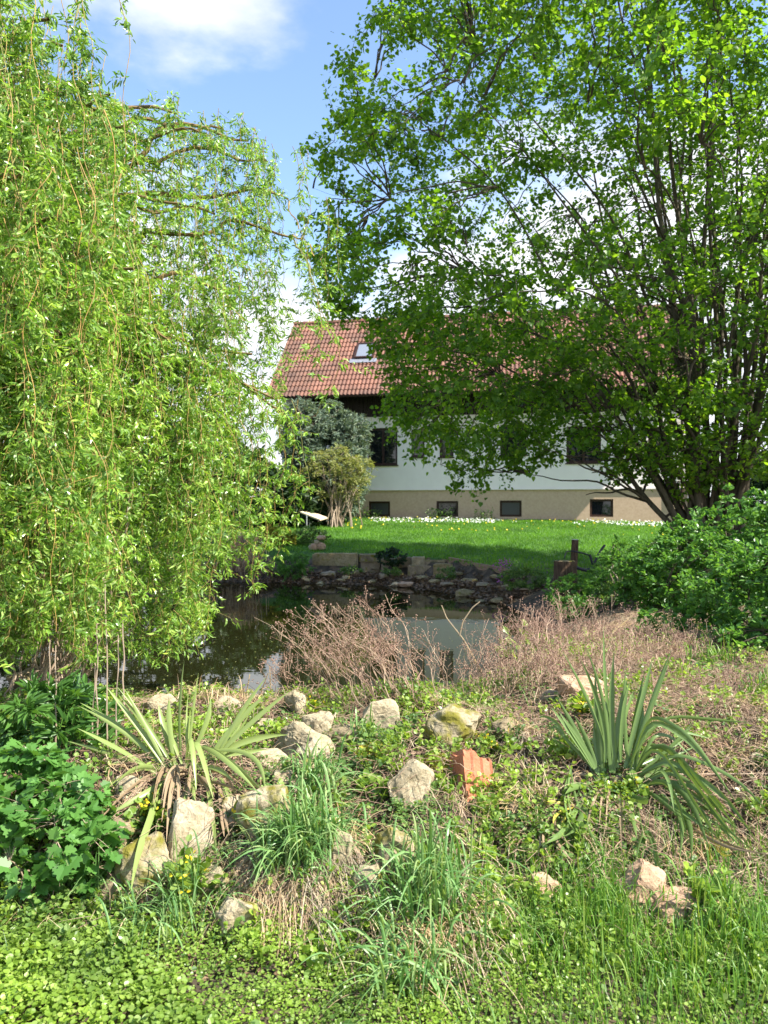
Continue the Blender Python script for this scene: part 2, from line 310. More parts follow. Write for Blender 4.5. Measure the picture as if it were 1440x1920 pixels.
def stone_mat(name, cols, moss=0.0, scale=9, speck=.8, mosscol=(.17, .155, .025)):
    m, t, b, o = mat(name); tc = t.nodes.new('ShaderNodeTexCoord')
    n = t.nodes.new('ShaderNodeTexNoise'); n.inputs['Scale'].default_value = scale; n.inputs['Detail'].default_value = 10; n.inputs['Roughness'].default_value = .7; t.links.new(tc.outputs['Object'], n.inputs[0])
    r = ramp(t, cols, [.28, .5, .68][:len(cols)] if len(cols) == 3 else [.3, .7]); t.links.new(n.outputs[0], r.inputs[0]); c = r.outputs[0]
    n2 = t.nodes.new('ShaderNodeTexNoise'); n2.inputs['Scale'].default_value = scale * 9; n2.inputs['Detail'].default_value = 9; n2.inputs['Roughness'].default_value = .7; t.links.new(tc.outputs['Object'], n2.inputs[0])
    sp = ramp(t, [(.45, .42, .36), (1, 1, 1)], [.32, .5]); t.links.new(n2.outputs[0], sp.inputs[0])
    mu = t.nodes.new('ShaderNodeMix'); mu.data_type = 'RGBA'; mu.blend_type = 'MULTIPLY'; mu.inputs[0].default_value = speck; t.links.new(c, mu.inputs[6]); t.links.new(sp.outputs[0], mu.inputs[7]); c = mu.outputs[2]
    if moss:
        n3 = t.nodes.new('ShaderNodeTexNoise'); n3.inputs['Scale'].default_value = 11; n3.inputs['Detail'].default_value = 8; t.links.new(tc.outputs['Object'], n3.inputs[0])
        mr = t.nodes.new('ShaderNodeMapRange'); mr.inputs[1].default_value = .58 - moss * .3; mr.inputs[2].default_value = .74 - moss * .3; t.links.new(n3.outputs[0], mr.inputs[0])
        mx = t.nodes.new('ShaderNodeMix'); mx.data_type = 'RGBA'; t.links.new(mr.outputs[0], mx.inputs[0]); t.links.new(c, mx.inputs[6]); mx.inputs[7].default_value = (*mosscol, 1); c = mx.outputs[2]
    t.links.new(c, b.inputs['Base Color']); b.inputs['Roughness'].default_value = .9; b.inputs['Specular IOR Level'].default_value = .2
    ad = t.nodes.new('ShaderNodeMath'); ad.operation = 'MULTIPLY_ADD'; t.links.new(n2.outputs[0], ad.inputs[0]); ad.inputs[1].default_value = .35; t.links.new(n.outputs[0], ad.inputs[2])
    bp = t.nodes.new('ShaderNodeBump'); bp.inputs['Distance'].default_value = .02; bp.inputs['Strength'].default_value = .8; t.links.new(ad.outputs[0], bp.inputs['Height']); t.links.new(bp.outputs[0], b.inputs['Normal'])
    return m
CREAM = [(.24, .19, .11), (.38, .32, .21), (.48, .42, .31)]
M['stone'] = stone_mat('limestone', CREAM); M['stone_moss'] = stone_mat('mossy_limestone', CREAM, .5)
M['stone_dark'] = stone_mat('weathered_limestone', [(.13, .10, .06), (.26, .21, .13), (.36, .31, .2)], .3)
M['stone_pink'] = stone_mat('pink_sandstone', [(.34, .20, .12), (.46, .31, .2), (.54, .40, .28)])
M['stone_far'] = stone_mat('shore_stone', [(.18, .14, .095), (.30, .24, .165), (.42, .34, .24)], .15, 5)
M['stone_slab'] = stone_mat('retaining_slab', [(.20, .15, .07), (.30, .24, .13), (.38, .32, .2)], .12, 3)
M['brick'] = stone_mat('terracotta', [(.32, .12, .065), (.44, .17, .09), (.50, .24, .15)], speck=.3)
M['ground'] = ground_mat(); M['water'] = water_mat()
M['plaster'] = nmat('white_plaster', [(.83, .745, .70), (.88, .80, .755)], 2.2, .9, .08, dist=.004)
M['plinth'] = nmat('beige_plinth', [(.46, .32, .22), (.55, .40, .285)], 14, .95, .35, dist=.01)
M['darkwood'] = nmat('dark_wood', [(.012, .008, .006), (.03, .02, .014)], 10, .7, .3, stretch=(8, 1, 1))
M['frame'] = nmat('brown_frame', [(.03, .014, .01), (.05, .024, .016)], 12, .5, .1)
M['metal'] = nmat('grey_metal', [(.35, .36, .38), (.5, .5, .52)], 10, .4, .05, metal=.6)
M['iron'] = nmat('black_iron', [(.015, .015, .02), (.05, .05, .06)], 10, .5, .1)
M['oldwood'] = nmat('old_wood', [(.025, .015, .01), (.09, .055, .032), (.17, .115, .07)], 7, .9, .9, stretch=(6, 6, .8), dist=.04)
M['cutwood'] = nmat('cut_wood', [(.45, .40, .33), (.6, .56, .5)], 16, .8, .2)
M['plank'] = nmat('plank_wood', [(.20, .13, .08), (.34, .24, .16)], 8, .85, .4, stretch=(.6, 6, 6))
M['board'] = nmat('board_wood', [(.50, .40, .26), (.62, .52, .36)], 5, .7, .2, stretch=(1, 6, 1))
def glass(name, c=(.01, .012, .015), r=.03):
    m, t, b, o = mat(name); b.inputs['Base Color'].default_value = (*c, 1); b.inputs['Roughness'].default_value = r; b.inputs['Specular IOR Level'].default_value = .8; return m
M['glass'] = glass('window_glass'); M['curtain'] = glass('net_curtain', (.035, .038, .045), .3)
def tile_mat():
    m, t, b, o = mat('roof_tiles'); tc = t.nodes.new('ShaderNodeTexCoord')
    sn = t.nodes.new('ShaderNodeVectorMath'); sn.operation = 'SNAP'; t.links.new(tc.outputs['Object'], sn.inputs[0]); sn.inputs[1].default_value = (.29, 50, .2156)
    wn_ = t.nodes.new('ShaderNodeTexWhiteNoise'); wn_.noise_dimensions = '3D'; t.links.new(sn.outputs[0], wn_.inputs[0])
    r = ramp(t, [(.125, .056, .034), (.16, .07, .042), (.20, .086, .05), (.15, .08, .055)], [0, .4, .8, 1]); t.links.new(wn_.outputs[0], r.inputs[0])
    n = t.nodes.new('ShaderNodeTexNoise'); n.inputs['Scale'].default_value = 1.1; n.inputs['Detail'].default_value = 8; t.links.new(tc.outputs['Object'], n.inputs[0])
    r2 = ramp(t, [(.6, .62, .58), (1.1, 1.05, 1.05)], [.35, .6]); t.links.new(n.outputs[0], r2.inputs[0])
    mu = t.nodes.new('ShaderNodeMix'); mu.data_type = 'RGBA'; mu.blend_type = 'MULTIPLY'; mu.inputs[0].default_value = 1; t.links.new(r.outputs[0], mu.inputs[6]); t.links.new(r2.outputs[0], mu.inputs[7])
    t.links.new(mu.outputs[2], b.inputs['Base Color']); b.inputs['Roughness'].default_value = .7
    return m
M['tiles'] = tile_mat()

# ------------------------------------------------------------------ ground and pond
def axis(lo, hi, dense_lo, dense_hi, st, grow=1.13):
    a = list(np.arange(dense_lo, dense_hi + 1e-6, st)); s_ = st
    while a[-1] < hi: s_ *= grow; a.append(a[-1] + s_)
    s_ = st; b_ = [a[0]]
    while b_[-1] > lo: s_ *= grow; b_.append(b_[-1] - s_)
    return np.array(b_[::-1][:-1] + a)
xs = axis(-900, 900, -4, 5, .06, 1.06); ys = axis(-60, 1500, 1.8, 8, .06, 1.05)
X, Y = np.meshgrid(xs, ys); Z = hgt(X, Y); ny, nx = X.shape
idx = np.arange(nx * ny).reshape(ny, nx)
q = np.stack([idx[:-1, :-1], idx[:-1, 1:], idx[1:, 1:], idx[1:, :-1]], -1).reshape(-1, 4)
g = MB().add(np.stack([X, Y, Z], -1).reshape(-1, 3), q).build('ground', M['ground'], smooth=True); tag(g, kind='structure')
pp = np.array(POND); cen = pp.mean(0); big = cen + (pp - cen) * 1.0
dirs = nrm(pp - cen); big = pp + dirs * .9
V = np.concatenate([[[*cen, 0]], np.c_[big, np.zeros(len(big))]]); n_ = len(big)
wt = MB().add(V, [(0, i + 1, (i + 1) % n_ + 1) for i in range(n_)]).build('water', M['water']); tag(wt, kind='structure')

# ------------------------------------------------------------------ house
TH = R(11); P0 = A(-3.8, 28.7, 0)
def S(px):                                  # metres along the facade
    a = (px - 720) / F; return (a * P0[1] - P0[0]) / (math.cos(TH) + a * math.sin(TH))
def ZR(px, row):
    s_ = S(px); Yw = P0[1] - s_ * math.sin(TH); return CAMZ - (row - HOR) / F * Yw
house = empty('house', P0, -TH)
tag(house, 'white rendered house with red tiled roof and beige plinth across the lawn', 'house')
EAVE_Y, EAVE_Z, RIDGE_D = -1.1, 5.62, 3.45; WL = 14.3; DEPTH = 2 * (RIDGE_D - 1.1) + .0
def facade(name, m, x0, x1, z0, z1, holes, y=0.0, depth=.16):
    mb = MB(); xs_ = sorted({x0, x1, *[h[0] for h in holes], *[h[1] for h in holes]}); zs_ = sorted({z0, z1, *[h[2] for h in holes], *[h[3] for h in holes]})
    for i in range(len(xs_) - 1):
        for j in range(len(zs_) - 1):
            cx, cz = (xs_[i] + xs_[i + 1]) / 2, (zs_[j] + zs_[j + 1]) / 2
            if any(h[0] < cx < h[1] and h[2] < cz < h[3] for h in holes): continue
            mb.add([(xs_[i], y, zs_[j]), (xs_[i + 1], y, zs_[j]), (xs_[i + 1], y, zs_[j + 1]), (xs_[i], y, zs_[j + 1])], [(0, 1, 2, 3)])
    for a, b_, c, d in holes:
        e = y + depth
        mb.add([(a, y, c), (b_, y, c), (b_, y, d), (a, y, d), (a, e, c), (b_, e, c), (b_, e, d), (a, e, d)], [(0, 1, 5, 4), (1, 2, 6, 5), (2, 3, 7, 6), (3, 0, 4, 7)])
    return mb.build(name, m, house)
PZ = ZR(690, 918)
up_win = [(690, 745, 803, 872), (771, 796, 805, 857), (824, 850, 803, 857), (938, 987, 797, 853), (1062, 1127, 800, 868), (1215, 1262, 800, 868)]
ce_win = [(691, 731, 940, 972), (818, 859, 939.5, 971), (937, 978, 938.5, 971), (1106, 1150, 936, 970)]
uh = [(S(a), S(b), ZR(a, d), ZR(a, c)) for a, b, c, d in up_win]
chh = [(S(a), S(b), max(ZR(a, d), 1.36), ZR(a, c)) for a, b, c, d in ce_win]
facade('upper_wall', M['plaster'], 0, WL, PZ, EAVE_Z + .6, uh)
facade('plinth', M['plinth'], .0, WL, .9, PZ - .03, chh, y=.03)
MB().box(-.0, WL, -.03, .03, PZ - .03, PZ + .015).build('plinth_ledge', M['plaster'], house)
def window(rect, kind, glassm, sill=False):
    a, b_, c, d = rect; y = .09; fw = .075
    mb = MB(); mb.box(a, a + fw, y, y + .07, c, d); mb.box(b_ - fw, b_, y, y + .07, c, d); mb.box(a + fw, b_ - fw, y, y + .07, c, c + fw); mb.box(a + fw, b_ - fw, y, y + .07, d - fw, d)
    if b_ - a > 1.0 and not sill is None:
        mid = (a + b_) / 2; mb.box(mid - .04, mid + .04, y + .005, y + .075, c + fw, d - fw)
    wd = mb.build(kind, M['frame'], house)
    MB().add([(a + fw, y + .045, c + fw), (b_ - fw, y + .045, c + fw), (b_ - fw, y + .045, d - fw), (a + fw, y + .045, d - fw)], [(0, 1, 2, 3)]).build('pane', glassm, wd)
    if sill: MB().box(a - .04, b_ + .04, -.05, .1, c - .045, c - .003).build('sill', M['frame'], wd)
for r_ in uh: window(r_, 'window', M['glass'], True)
for i, r_ in enumerate(chh): window(r_, 'cellar_window', M['curtain'] if i in (0, 2) else M['glass'], False)
# side and rear walls (gables)
gz = EAVE_Z + RIDGE_D - .35; mid = RIDGE_D - 1.1
for nm, xx in (('gable_wall', 0.0), ('gable_wall', WL)):
    MB().add([(xx, 0.0, .9), (xx, 2 * mid, .9), (xx, 2 * mid, EAVE_Z + .6), (xx, mid, gz), (xx, 0, EAVE_Z + .6)], [(0, 1, 2, 3, 4)]).build(nm, M['plaster'], house)
MB().add([(0, 2 * mid, .9), (WL, 2 * mid, .9), (WL, 2 * mid, EAVE_Z + .6), (0, 2 * mid, EAVE_Z + .6)], [(0, 1, 2, 3)]).build('rear_wall', M['plaster'], house)
cl = MB()  # dark wood cladding; the dark band also paints in the eave shadow
x = S(585)
while x < WL - .1:
    cl.box(x, x + .14, -.045, -.003, 4.98, EAVE_Z + .35); x += .15
cl.build('cladding_and_eave_shade', M['darkwood'], house)
def roof(front=True):
    pitch = .145; x0, x1 = -.25, WL + .3; rows = 16; nxs = int((x1 - x0) / pitch) * 6
    xr = np.linspace(x0, x1, nxs + 1); tl = []
    for k in range(rows): tl += [k / rows, (k + .96) / rows, (k + .995) / rows]
    tl = np.array(tl + [1.0]); lift = np.array([.025, .0, -.0] * rows + [.0])
    XX, TT = np.meshgrid(xr, tl); LL = np.broadcast_to(lift[:, None], XX.shape)
    wv = .5 + .5 * np.cos((XX - x0) / pitch * 2 * np.pi); wv = wv ** .7 * .045
    off = (LL + wv) * .707
    yy = EAVE_Y + TT * RIDGE_D - off; zz = EAVE_Z + TT * RIDGE_D + off
    if not front: yy = 2 * (EAVE_Y + RIDGE_D) - yy
    nyy, nxx = XX.shape; ii = np.arange(nxx * nyy).reshape(nyy, nxx)
    qq = np.stack([ii[:-1, :-1], ii[:-1, 1:], ii[1:, 1:], ii[1:, :-1]], -1).reshape(-1, 4)
    return MB().add(np.stack([XX, yy, zz], -1).reshape(-1, 3), qq).build('roof', M['tiles'], house, smooth=False)
rf = roof(True); rb = roof(False)
rd = MB(); 
a_ = np.linspace(0, np.pi, 9)
for k in range(38):
    x0 = -.27 + k * .395; r0, r1 = .13, .115
    for_ = []
    V = [(xx_, EAVE_Y + RIDGE_D + math.cos(t) * rr, EAVE_Z + RIDGE_D - .03 + math.sin(t) * rr) for xx_, rr in ((x0, r0), (x0 + .39, r1)) for t in a_]
    rd.add(V, [(i, i + 1, i + 10, i + 9) for i in range(8)])
rd.build('ridge_tiles', M['tiles'], rf)
for xx, nm in ((-.27, 'verge_board'), (WL + .28, 'verge_board')):
    for sgn in (1, -1):
        y0, y1 = EAVE_Y, EAVE_Y + RIDGE_D
        if sgn < 0: y0 = 2 * y1 - y0
        MB().add([(xx + dx, yv, zv + dz) for dx in (0, .03) for yv, zv in ((y0, EAVE_Z), (y1, EAVE_Z + RIDGE_D)) for dz in (-.16, -.01)],
                 [(0, 2, 3, 1), (4, 5, 7, 6), (0, 1, 5, 4), (2, 6, 7, 3), (1, 3, 7, 5), (0, 4, 6, 2)]).build(nm, M['darkwood'], house)
# soffit + fascia + gutter
MB().add([(-.22, EAVE_Y + .03, EAVE_Z - .06), (WL + .26, EAVE_Y + .03, EAVE_Z - .06), (WL + .26, -.05, EAVE_Z + .3), (-.22, -.05, EAVE_Z + .3)], [(0, 1, 2, 3)]).build('soffit', M['darkwood'], house)
gt = MB(); a2 = np.linspace(np.pi, 2 * np.pi, 8)
V = [(xx, EAVE_Y - .07 + math.cos(t) * .065, EAVE_Z + .0 + math.sin(t) * .065) for xx in (-.25, WL + .3) for t in a2]
gt.add(V, [(i, i + 1, i + 9, i + 8) for i in range(7)]).build('gutter', M['frame'], house)
MB().add(*tubes([[(.16, -.08, 1.3), (.16, -.08, 4.9), (.16, EAVE_Y - .05, EAVE_Z - .06)]], [[.045] * 3], 8)).build('downpipe', M['frame'], house)
MB().add(*tubes([[(WL - .2, -.08, 1.3), (WL - .2, -.08, 4.9), (WL - .2, EAVE_Y - .05, EAVE_Z - .06)]], [[.045] * 3], 8)).build('downpipe', M['frame'], house)
# skylight
sky_s, t0, t1 = S(690), .50, .66
def rp_(x, t, lift): return (x, EAVE_Y + t * RIDGE_D - lift * .707, EAVE_Z + t * RIDGE_D + lift * .707)
def slab(xa, xb, ta, tb, l0, l1):
    V = [rp_(x, t, l) for l in (l0, l1) for t in (ta, tb) for x in (xa, xb)]
    return V, [(0, 2, 3, 1), (4, 5, 7, 6), (0, 1, 5, 4), (2, 6, 7, 3), (0, 4, 6, 2), (1, 3, 7, 5)]
def skylight(xc, tc_, wdt=.86, ht=.26):
    xa, xb, ta, tb = xc - wdt / 2, xc + wdt / 2, tc_ - ht / 2, tc_ + ht / 2
    f = .07; ft = f / RIDGE_D * .7; mb = MB()
    for q4 in ((xa, xa + f, ta, tb), (xb - f, xb, ta, tb), (xa + f, xb - f, ta, ta + ft), (xa + f, xb - f, tb - ft, tb)): mb.add(*slab(*q4, .0, .14))
    sk = mb.build('skylight', M['frame'], house)
    MB().add(*slab(xa + f, xb - f, ta + ft, tb - ft, .10, .115)).build('pane', M['skyglass'], sk)
    MB().add(*slab(xa - .14, xb + .14, ta - .05, ta - .002, .06, .075)).build('flashing', M['metal'], sk)
M['skyglass'] = glass('skylight_glass', (.03, .035, .04), .02); M['skyglass'].node_tree.nodes['Principled BSDF'].inputs['Metallic'].default_value = .0
m_, t_, b_, o_ = mat('skylight_mirror'); b_.inputs['Base Color'].default_value = (.5, .53, .56, 1); b_.inputs['Metallic'].default_value = .8; b_.inputs['Roughness'].default_value = .08; M['skyglass'] = m_
def roof_t(row, px):                       # find t where the roof projects to this row
    s_ = S(px)
    for t in np.linspace(0, 1, 400):
        yv = EAVE_Y + t * RIDGE_D; zv = EAVE_Z + t * RIDGE_D; Yw = P0[1] - s_ * math.sin(TH) + yv * math.cos(TH)
        if HOR - (zv - CAMZ) / Yw * F <= row: return t
    return .5
tsk = roof_t(661, 690)
ssk = S(690) - math.sin(TH) * 1.0 * 0 
skylight(ssk - .25, tsk, .74, .2)

# ------------------------------------------------------------------ rocks
def rock(name, loc, size, m, seed, rot=0, tilt=0.0, parent=None, npts=16, rough=.04, sub=2, sink=.3, build=True):
    r = np.random.default_rng(seed); bm = bmesh.new()
    p = nrm(r.normal(size=(npts, 3))) * r.uniform(.82, 1.0, (npts, 1)); p = np.sign(p) * np.abs(p) ** .85
    for v in p: bm.verts.new(v)
    res = bmesh.ops.convex_hull(bm, input=bm.verts)
    bmesh.ops.delete(bm, geom=[g for g in res['geom_interior'] if isinstance(g, bmesh.types.BMVert)], context='VERTS')
    bmesh.ops.bevel(bm, geom=list(bm.edges), offset=.05, segments=1, affect='EDGES')
    bmesh.ops.triangulate(bm, faces=bm.faces)
    for _ in range(sub): bmesh.ops.subdivide_edges(bm, edges=bm.edges, cuts=1, use_grid_fill=False) if False else bmesh.ops.subdivide_edges(bm, edges=[e for e in bm.edges if e.calc_length() > .16], cuts=1); bmesh.ops.triangulate(bm, faces=bm.faces)
    bm.normal_update()
    C = np.array([v.co[:] for v in bm.verts]); Nn = np.array([v.normal[:] for v in bm.verts])
    o1 = seed % 17
    d = (fbm(C[:, 0] * 1 + C[:, 2] * .7, C[:, 1] + C[:, 2] * .5, 2.5, o1) - .5) * rough * 3 + (fbm(C[:, 0] - C[:, 2], C[:, 1] + C[:, 2], 8, o1 + 3) - .5) * rough * 1.3
    C = C + Nn * d[:, None]; C = C * (np.array(size) / 2)
    ca, sa = math.cos(tilt), math.sin(tilt); C = np.c_[C[:, 0] * ca + C[:, 2] * sa, C[:, 1], -C[:, 0] * sa + C[:, 2] * ca]
    ca, sa = math.cos(rot), math.sin(rot); C = np.c_[C[:, 0] * ca - C[:, 1] * sa, C[:, 0] * sa + C[:, 1] * ca, C[:, 2]]
    bm.verts.index_update(); Fa = np.array([[v.index for v in f.verts] for f in bm.faces]); bm.free()
    C[:, 2] += size[2] * (.5 - sink)
    if not build: return C, Fa
    mb = MB().add(C, Fa)
    o = mb.build(name, m, parent); o.location = tuple(float(v) for v in loc)
    return o
# px, row(bottom), width px, height px, material, label
near_stones = [
    (597, 1393, 66, 54, 'stone', 'small pale cream stone on top of the bank beside the bigger wedge stone', .1, .1),
    (557, 1440, 132, 72, 'stone', 'long pale wedge-shaped stone right of the left yucca', -.2, .35),
    (716, 1385, 78, 72, 'stone', 'upright cream stone poking up in the middle of the bank by the pond', .3, .2),
    (862, 1412, 124, 82, 'stone_moss', 'broad flat stone with moss on top above the orange brick', .1, -.1),
    (768, 1522, 94, 98, 'stone', 'slanted cream stone left of the orange brick', .4, .6),
    (738, 1655, 82, 96, 'stone_moss', 'yellowish stone with bright moss above the central grass tuft', .2, .2),
    (232, 1508, 62, 48, 'stone', 'knobbly cream stone under the left yucca beside the currant leaves', .2, .1),
    (345, 1640, 92, 145, 'stone', 'tall leaning pale stone beneath the drooping yucca leaves', .3, .35),
    (265, 1682, 104, 104, 'stone_moss', 'squarish ochre stone at the foot of the bank behind the bent yucca leaf', -.2, .1),
    (488, 1605, 110, 140, 'stone_moss', 'moss-covered stone between the left yucca and the tall blue-green grass', .2, -.2),
    (438, 1765, 78, 76, 'stone_moss', 'low stone with a mossy cap among white-flecked leaves', .5, -.3),
    (548, 1352, 50, 52, 'stone', 'small dry stone at the pond rim behind the pale wedge stone', .4, .1),
    (1098, 1325, 104, 52, 'stone_pink', 'flat pinkish sandstone behind the right yucca', .1, .05),
    (1218, 1718, 96, 84, 'stone_pink', 'tan knuckle-shaped stone below the right yucca', .2, .3),
    (1285, 1742, 112, 56, 'stone_pink', 'reddish stone half buried under dry grass at lower right', -.1, .1),
    (1338, 1738, 46, 50, 'stone_pink', 'small rusty stone at the right end of the buried row', .2, .2),
    (1022, 1700, 66, 50, 'stone_pink', 'small buff stone above the fine green grass', .3, .1),
    (505, 1450, 66, 40, 'stone', 'chalky stone wedged under the pale wedge stone', .1, .2),
    (535, 1488, 60, 36, 'stone', 'flat grey-cream stone at the top of the blue-green grass', .6, .0),
    (495, 1372, 44, 24, 'stone', 'little crumbly white stone left of the pale pair', .2, .1),
    (212, 1612, 66, 74, 'stone_dark', 'dark mossy stone in the hollow beside the currant bush', .2, .2),
    (205, 1700, 70, 46, 'stone_dark', 'low dark stone at the foot of the bank by the ground cover', .1, .2),
    (640, 1650, 60, 90, 'stone', 'pale narrow stone behind the tall blue-green grass', .1, .3),
    (1040, 1322, 44, 26, 'stone', 'small pale rounded stone left of the pink sandstone', .2, .1),
    (1428, 1440, 34, 24, 'stone', 'pale pebble at the right edge among brown stems', .2, .1),
    (650, 1405, 70, 40, 'stone_dark', 'earthy brown stone right of the small cream stone', .2, .1),
    (300, 1345, 70, 40, 'stone', 'pale shore stone under the willow tips', .1, .1),
    (60, 1300, 120, 44, 'stone_dark', 'long muddy stone at the left pond margin under the willow', .1, .0),
    (440, 1560, 70, 60, 'stone_moss', 'mossy stone deep under the left yucca beside the tall leaning stone', .2, .1),
    (400, 1690, 60, 60, 'stone_moss', 'half-buried ochre stone between the tall leaning stone and the low mossy-capped stone', .1, .3),
    (690, 1700, 60, 70, 'stone_moss', 'mossy stone low between the two big blue-green tufts', .2, .2),
    (560, 1470, 54, 40, 'stone_moss', 'small stone in front of the pale wedge stone, behind the tall grass', .3, .1),
    (950, 1385, 50, 34, 'stone_dark', 'small dark stone right of the broad flat stone', .1, .2),
    (420, 1345, 60, 34, 'stone', 'pale stone at the pond rim behind the left yucca', .3, .1),
]
STONES = []
for i, (px, row, wp, hp, mk, lab, tl, rt) in enumerate(near_stones):
    g0 = G(px, row); Yd = g0[1] ; wd = wp / F * Yd; ht = hp / F * Yd
    sink = .2
    o = rock('stone', g0 + A(0, wd * .3, 0), (wd * 1.22, wd * .95, ht * 1.38), M[mk], 100 + i * 7, rot=rt, tilt=tl * .6, sink=.24, rough=.075, sub=5, npts=20)
    tag(o, lab, 'stone', 'stones set in the bank'); STONES.append((g0[0], g0[1] + wd * .3, wd * .5))
# broken terracotta brick: prism with broken top and fluted face
def brick():
    g0 = G(902, 1490); r = np.random.default_rng(3); wd, hh, dp = .165, .20, .12
    n = 18; mb = MB(); xs_ = np.linspace(-wd / 2, wd / 2, n + 1)
    topf = hh * (.74 + .2 * np.exp(-((xs_ + .03) / .05) ** 2)) + r.normal(0, .0025, n + 1); topb = topf + r.normal(0, .006, n + 1) + .012
    rows_ = 8; V = []
    for k in range(rows_ + 1):
        t = k / rows_; V += [(x, (-.004 if (i % 6) in (0, 1) else .004) + t * .01, -.04 + (tf + .04) * t) for i, (x, tf) in enumerate(zip(xs_, topf))]
    for k in range(1, 5): V += [(x, dp * k / 4, tb + r.normal(0, .004)) for x, tb in zip(xs_, topb)]
    V += [(x, dp, -.04) for x in xs_]
    ii = np.arange(len(V)).reshape(-1, n + 1)
    mb.add(V, np.stack([ii[:-1, :-1], ii[:-1, 1:], ii[1:, 1:], ii[1:, :-1]], -1).reshape(-1, 4))
    for c in (0, n):
        ring = [int(v) for v in ii[:, c]]; mb.Fs.append((np.array([ring if c == 0 else ring[::-1]]), 0))
    o = mb.build('broken_brick', M['brick']); o.location = tuple(g0); o.rotation_euler = (R(-24), R(12), R(28))
    tag(o, 'broken orange terracotta brick sticking out of the bank', 'brick')
brick()

# ------------------------------------------------------------------ far shore
slab_o = rock('retaining_stone', P(628, 1078, 17.6) , (1.55, .5, .56), M['stone_slab'], 9, rot=-.06, npts=40, rough=.012, sink=.12)
bm = None
def blockstone(name, px0, px1, r0, r1, Yd, m, lab, grp, rot=0, dep=.4):
    a, b_ = P(px0, r1, Yd), P(px1, r0, Yd); wd, ht = b_[0] - a[0], b_[2] - a[2]
    bm = bmesh.new(); bmesh.ops.create_cube(bm, size=1); bmesh.ops.bevel(bm, geom=list(bm.edges), offset=.04, segments=2, affect='EDGES')
    bmesh.ops.subdivide_edges(bm, edges=[e for e in bm.edges if e.calc_length() > .5], cuts=5, use_grid_fill=True); bm.normal_update()
    sd = int(px0 + r0)
    for v in bm.verts:
        c = v.co; k = (float(fbm(c.x * 3 + c.z, c.y * 3 + c.z * 2, 1.5, sd % 11)) - .5) * .12
        v.co = Vector((c.x * wd * (1 + .4 * k), c.y * dep * (1 + k), c.z * (ht + .12) * (1 + k * .7)))
    me = bpy.data.meshes.new(name); bm.to_mesh(me); bm.free(); me.materials.append(m)
    o = bpy.data.objects.new(name, me); col.objects.link(o); o.location = ((a[0] + b_[0]) / 2, Yd + dep / 2, (a[2] + b_[2]) / 2 - .06); o.rotation_euler = (0, 0, rot)
    tag(o, lab, 'stone', grp); return o
bpy.data.objects.remove(slab_o)
GW = 'stones of the low wall behind the pond'
blockstone('wall_stone', 586, 672, 1038, 1072, 17.7, M['stone_slab'], 'large smooth ochre slab at the left end of the low wall behind the pond', GW, -.03)
blockstone('wall_stone', 676, 712, 1047, 1068, 17.5, M['stone_far'], 'squat grey block with a slate cap right of the large ochre slab', GW, .05)
blockstone('capstone', 673, 714, 1040, 1044, 17.45, M['stone_dark'], 'thin grey slate lying on the squat grey block', GW, .03, .5)
blockstone('wall_stone', 715, 748, 1048, 1068, 17.3, M['stone_far'], 'brown block under the dark ivy on the low wall', GW, -.05)
blockstone('wall_stone', 744, 772, 1045, 1060, 17.2, M['stone_far'], 'rough brown block left of the yellow cube stone', GW, .1)
blockstone('wall_stone', 773, 798, 1045, 1059, 17.0, M['stone'], 'small bright yellow cube stone on the low wall', GW, -.08)
blockstone('wall_stone', 799, 838, 1050, 1064, 16.9, M['stone_far'], 'flat brown block right of the yellow cube stone', GW, -.15)
blockstone('wall_stone', 766, 812, 1061, 1071, 16.8, M['stone_far'], 'long thin dark block in the lower course of the low wall', GW, -.1)
blockstone('wall_stone', 815, 868, 1058, 1078, 16.5, M['stone_slab'], 'wide tan block below the timber edging', GW, -.2)
def plank(name, a, b_, hh, th, m, lab, cat, grp=None):
    a, b_ = np.array(a), np.array(b_); Ln = np.linalg.norm(b_ - a); bm = bmesh.new(); bmesh.ops.create_cube(bm, size=1)
    for v in bm.verts: v.co = Vector((v.co.x * Ln, v.co.y * th, v.co.z * hh))
    bmesh.ops.bevel(bm, geom=list(bm.edges), offset=min(th, hh) * .08, segments=1, affect='EDGES')
    me = bpy.data.meshes.new(name); bm.to_mesh(me); bm.free(); me.materials.append(m); o = bpy.data.objects.new(name, me); col.objects.link(o)
    o.location = tuple((a + b_) / 2); o.rotation_mode = 'QUATERNION'; o.rotation_quaternion = Vector((b_ - a).tolist()).to_track_quat('X', 'Z')
    tag(o, lab, cat, grp); return o
GE = 'timber edging of the lawn'
plank('edging_board', P(842, 1051, 16.8), P(884, 1058, 16.2), .15, .06, M['plank'], 'raised greyish timber board along the lawn edge', 'board', GE)
plank('edging_board', P(885, 1060, 16.1), P(945, 1070, 15.3), .13, .06, M['plank'], 'brown timber board right of the raised board on the lawn edge', 'board', GE)
plank('edging_board', P(946, 1071, 15.2), P(985, 1078, 14.6), .12, .06, M['plank'], 'last timber board of the lawn edge before the stump', 'board', GE)
plank('edging_board', P(796, 1049, 17.25), P(840, 1053, 16.9), .1, .05, M['plank'], 'thin timber board behind the yellow cube stone', 'board', GE)
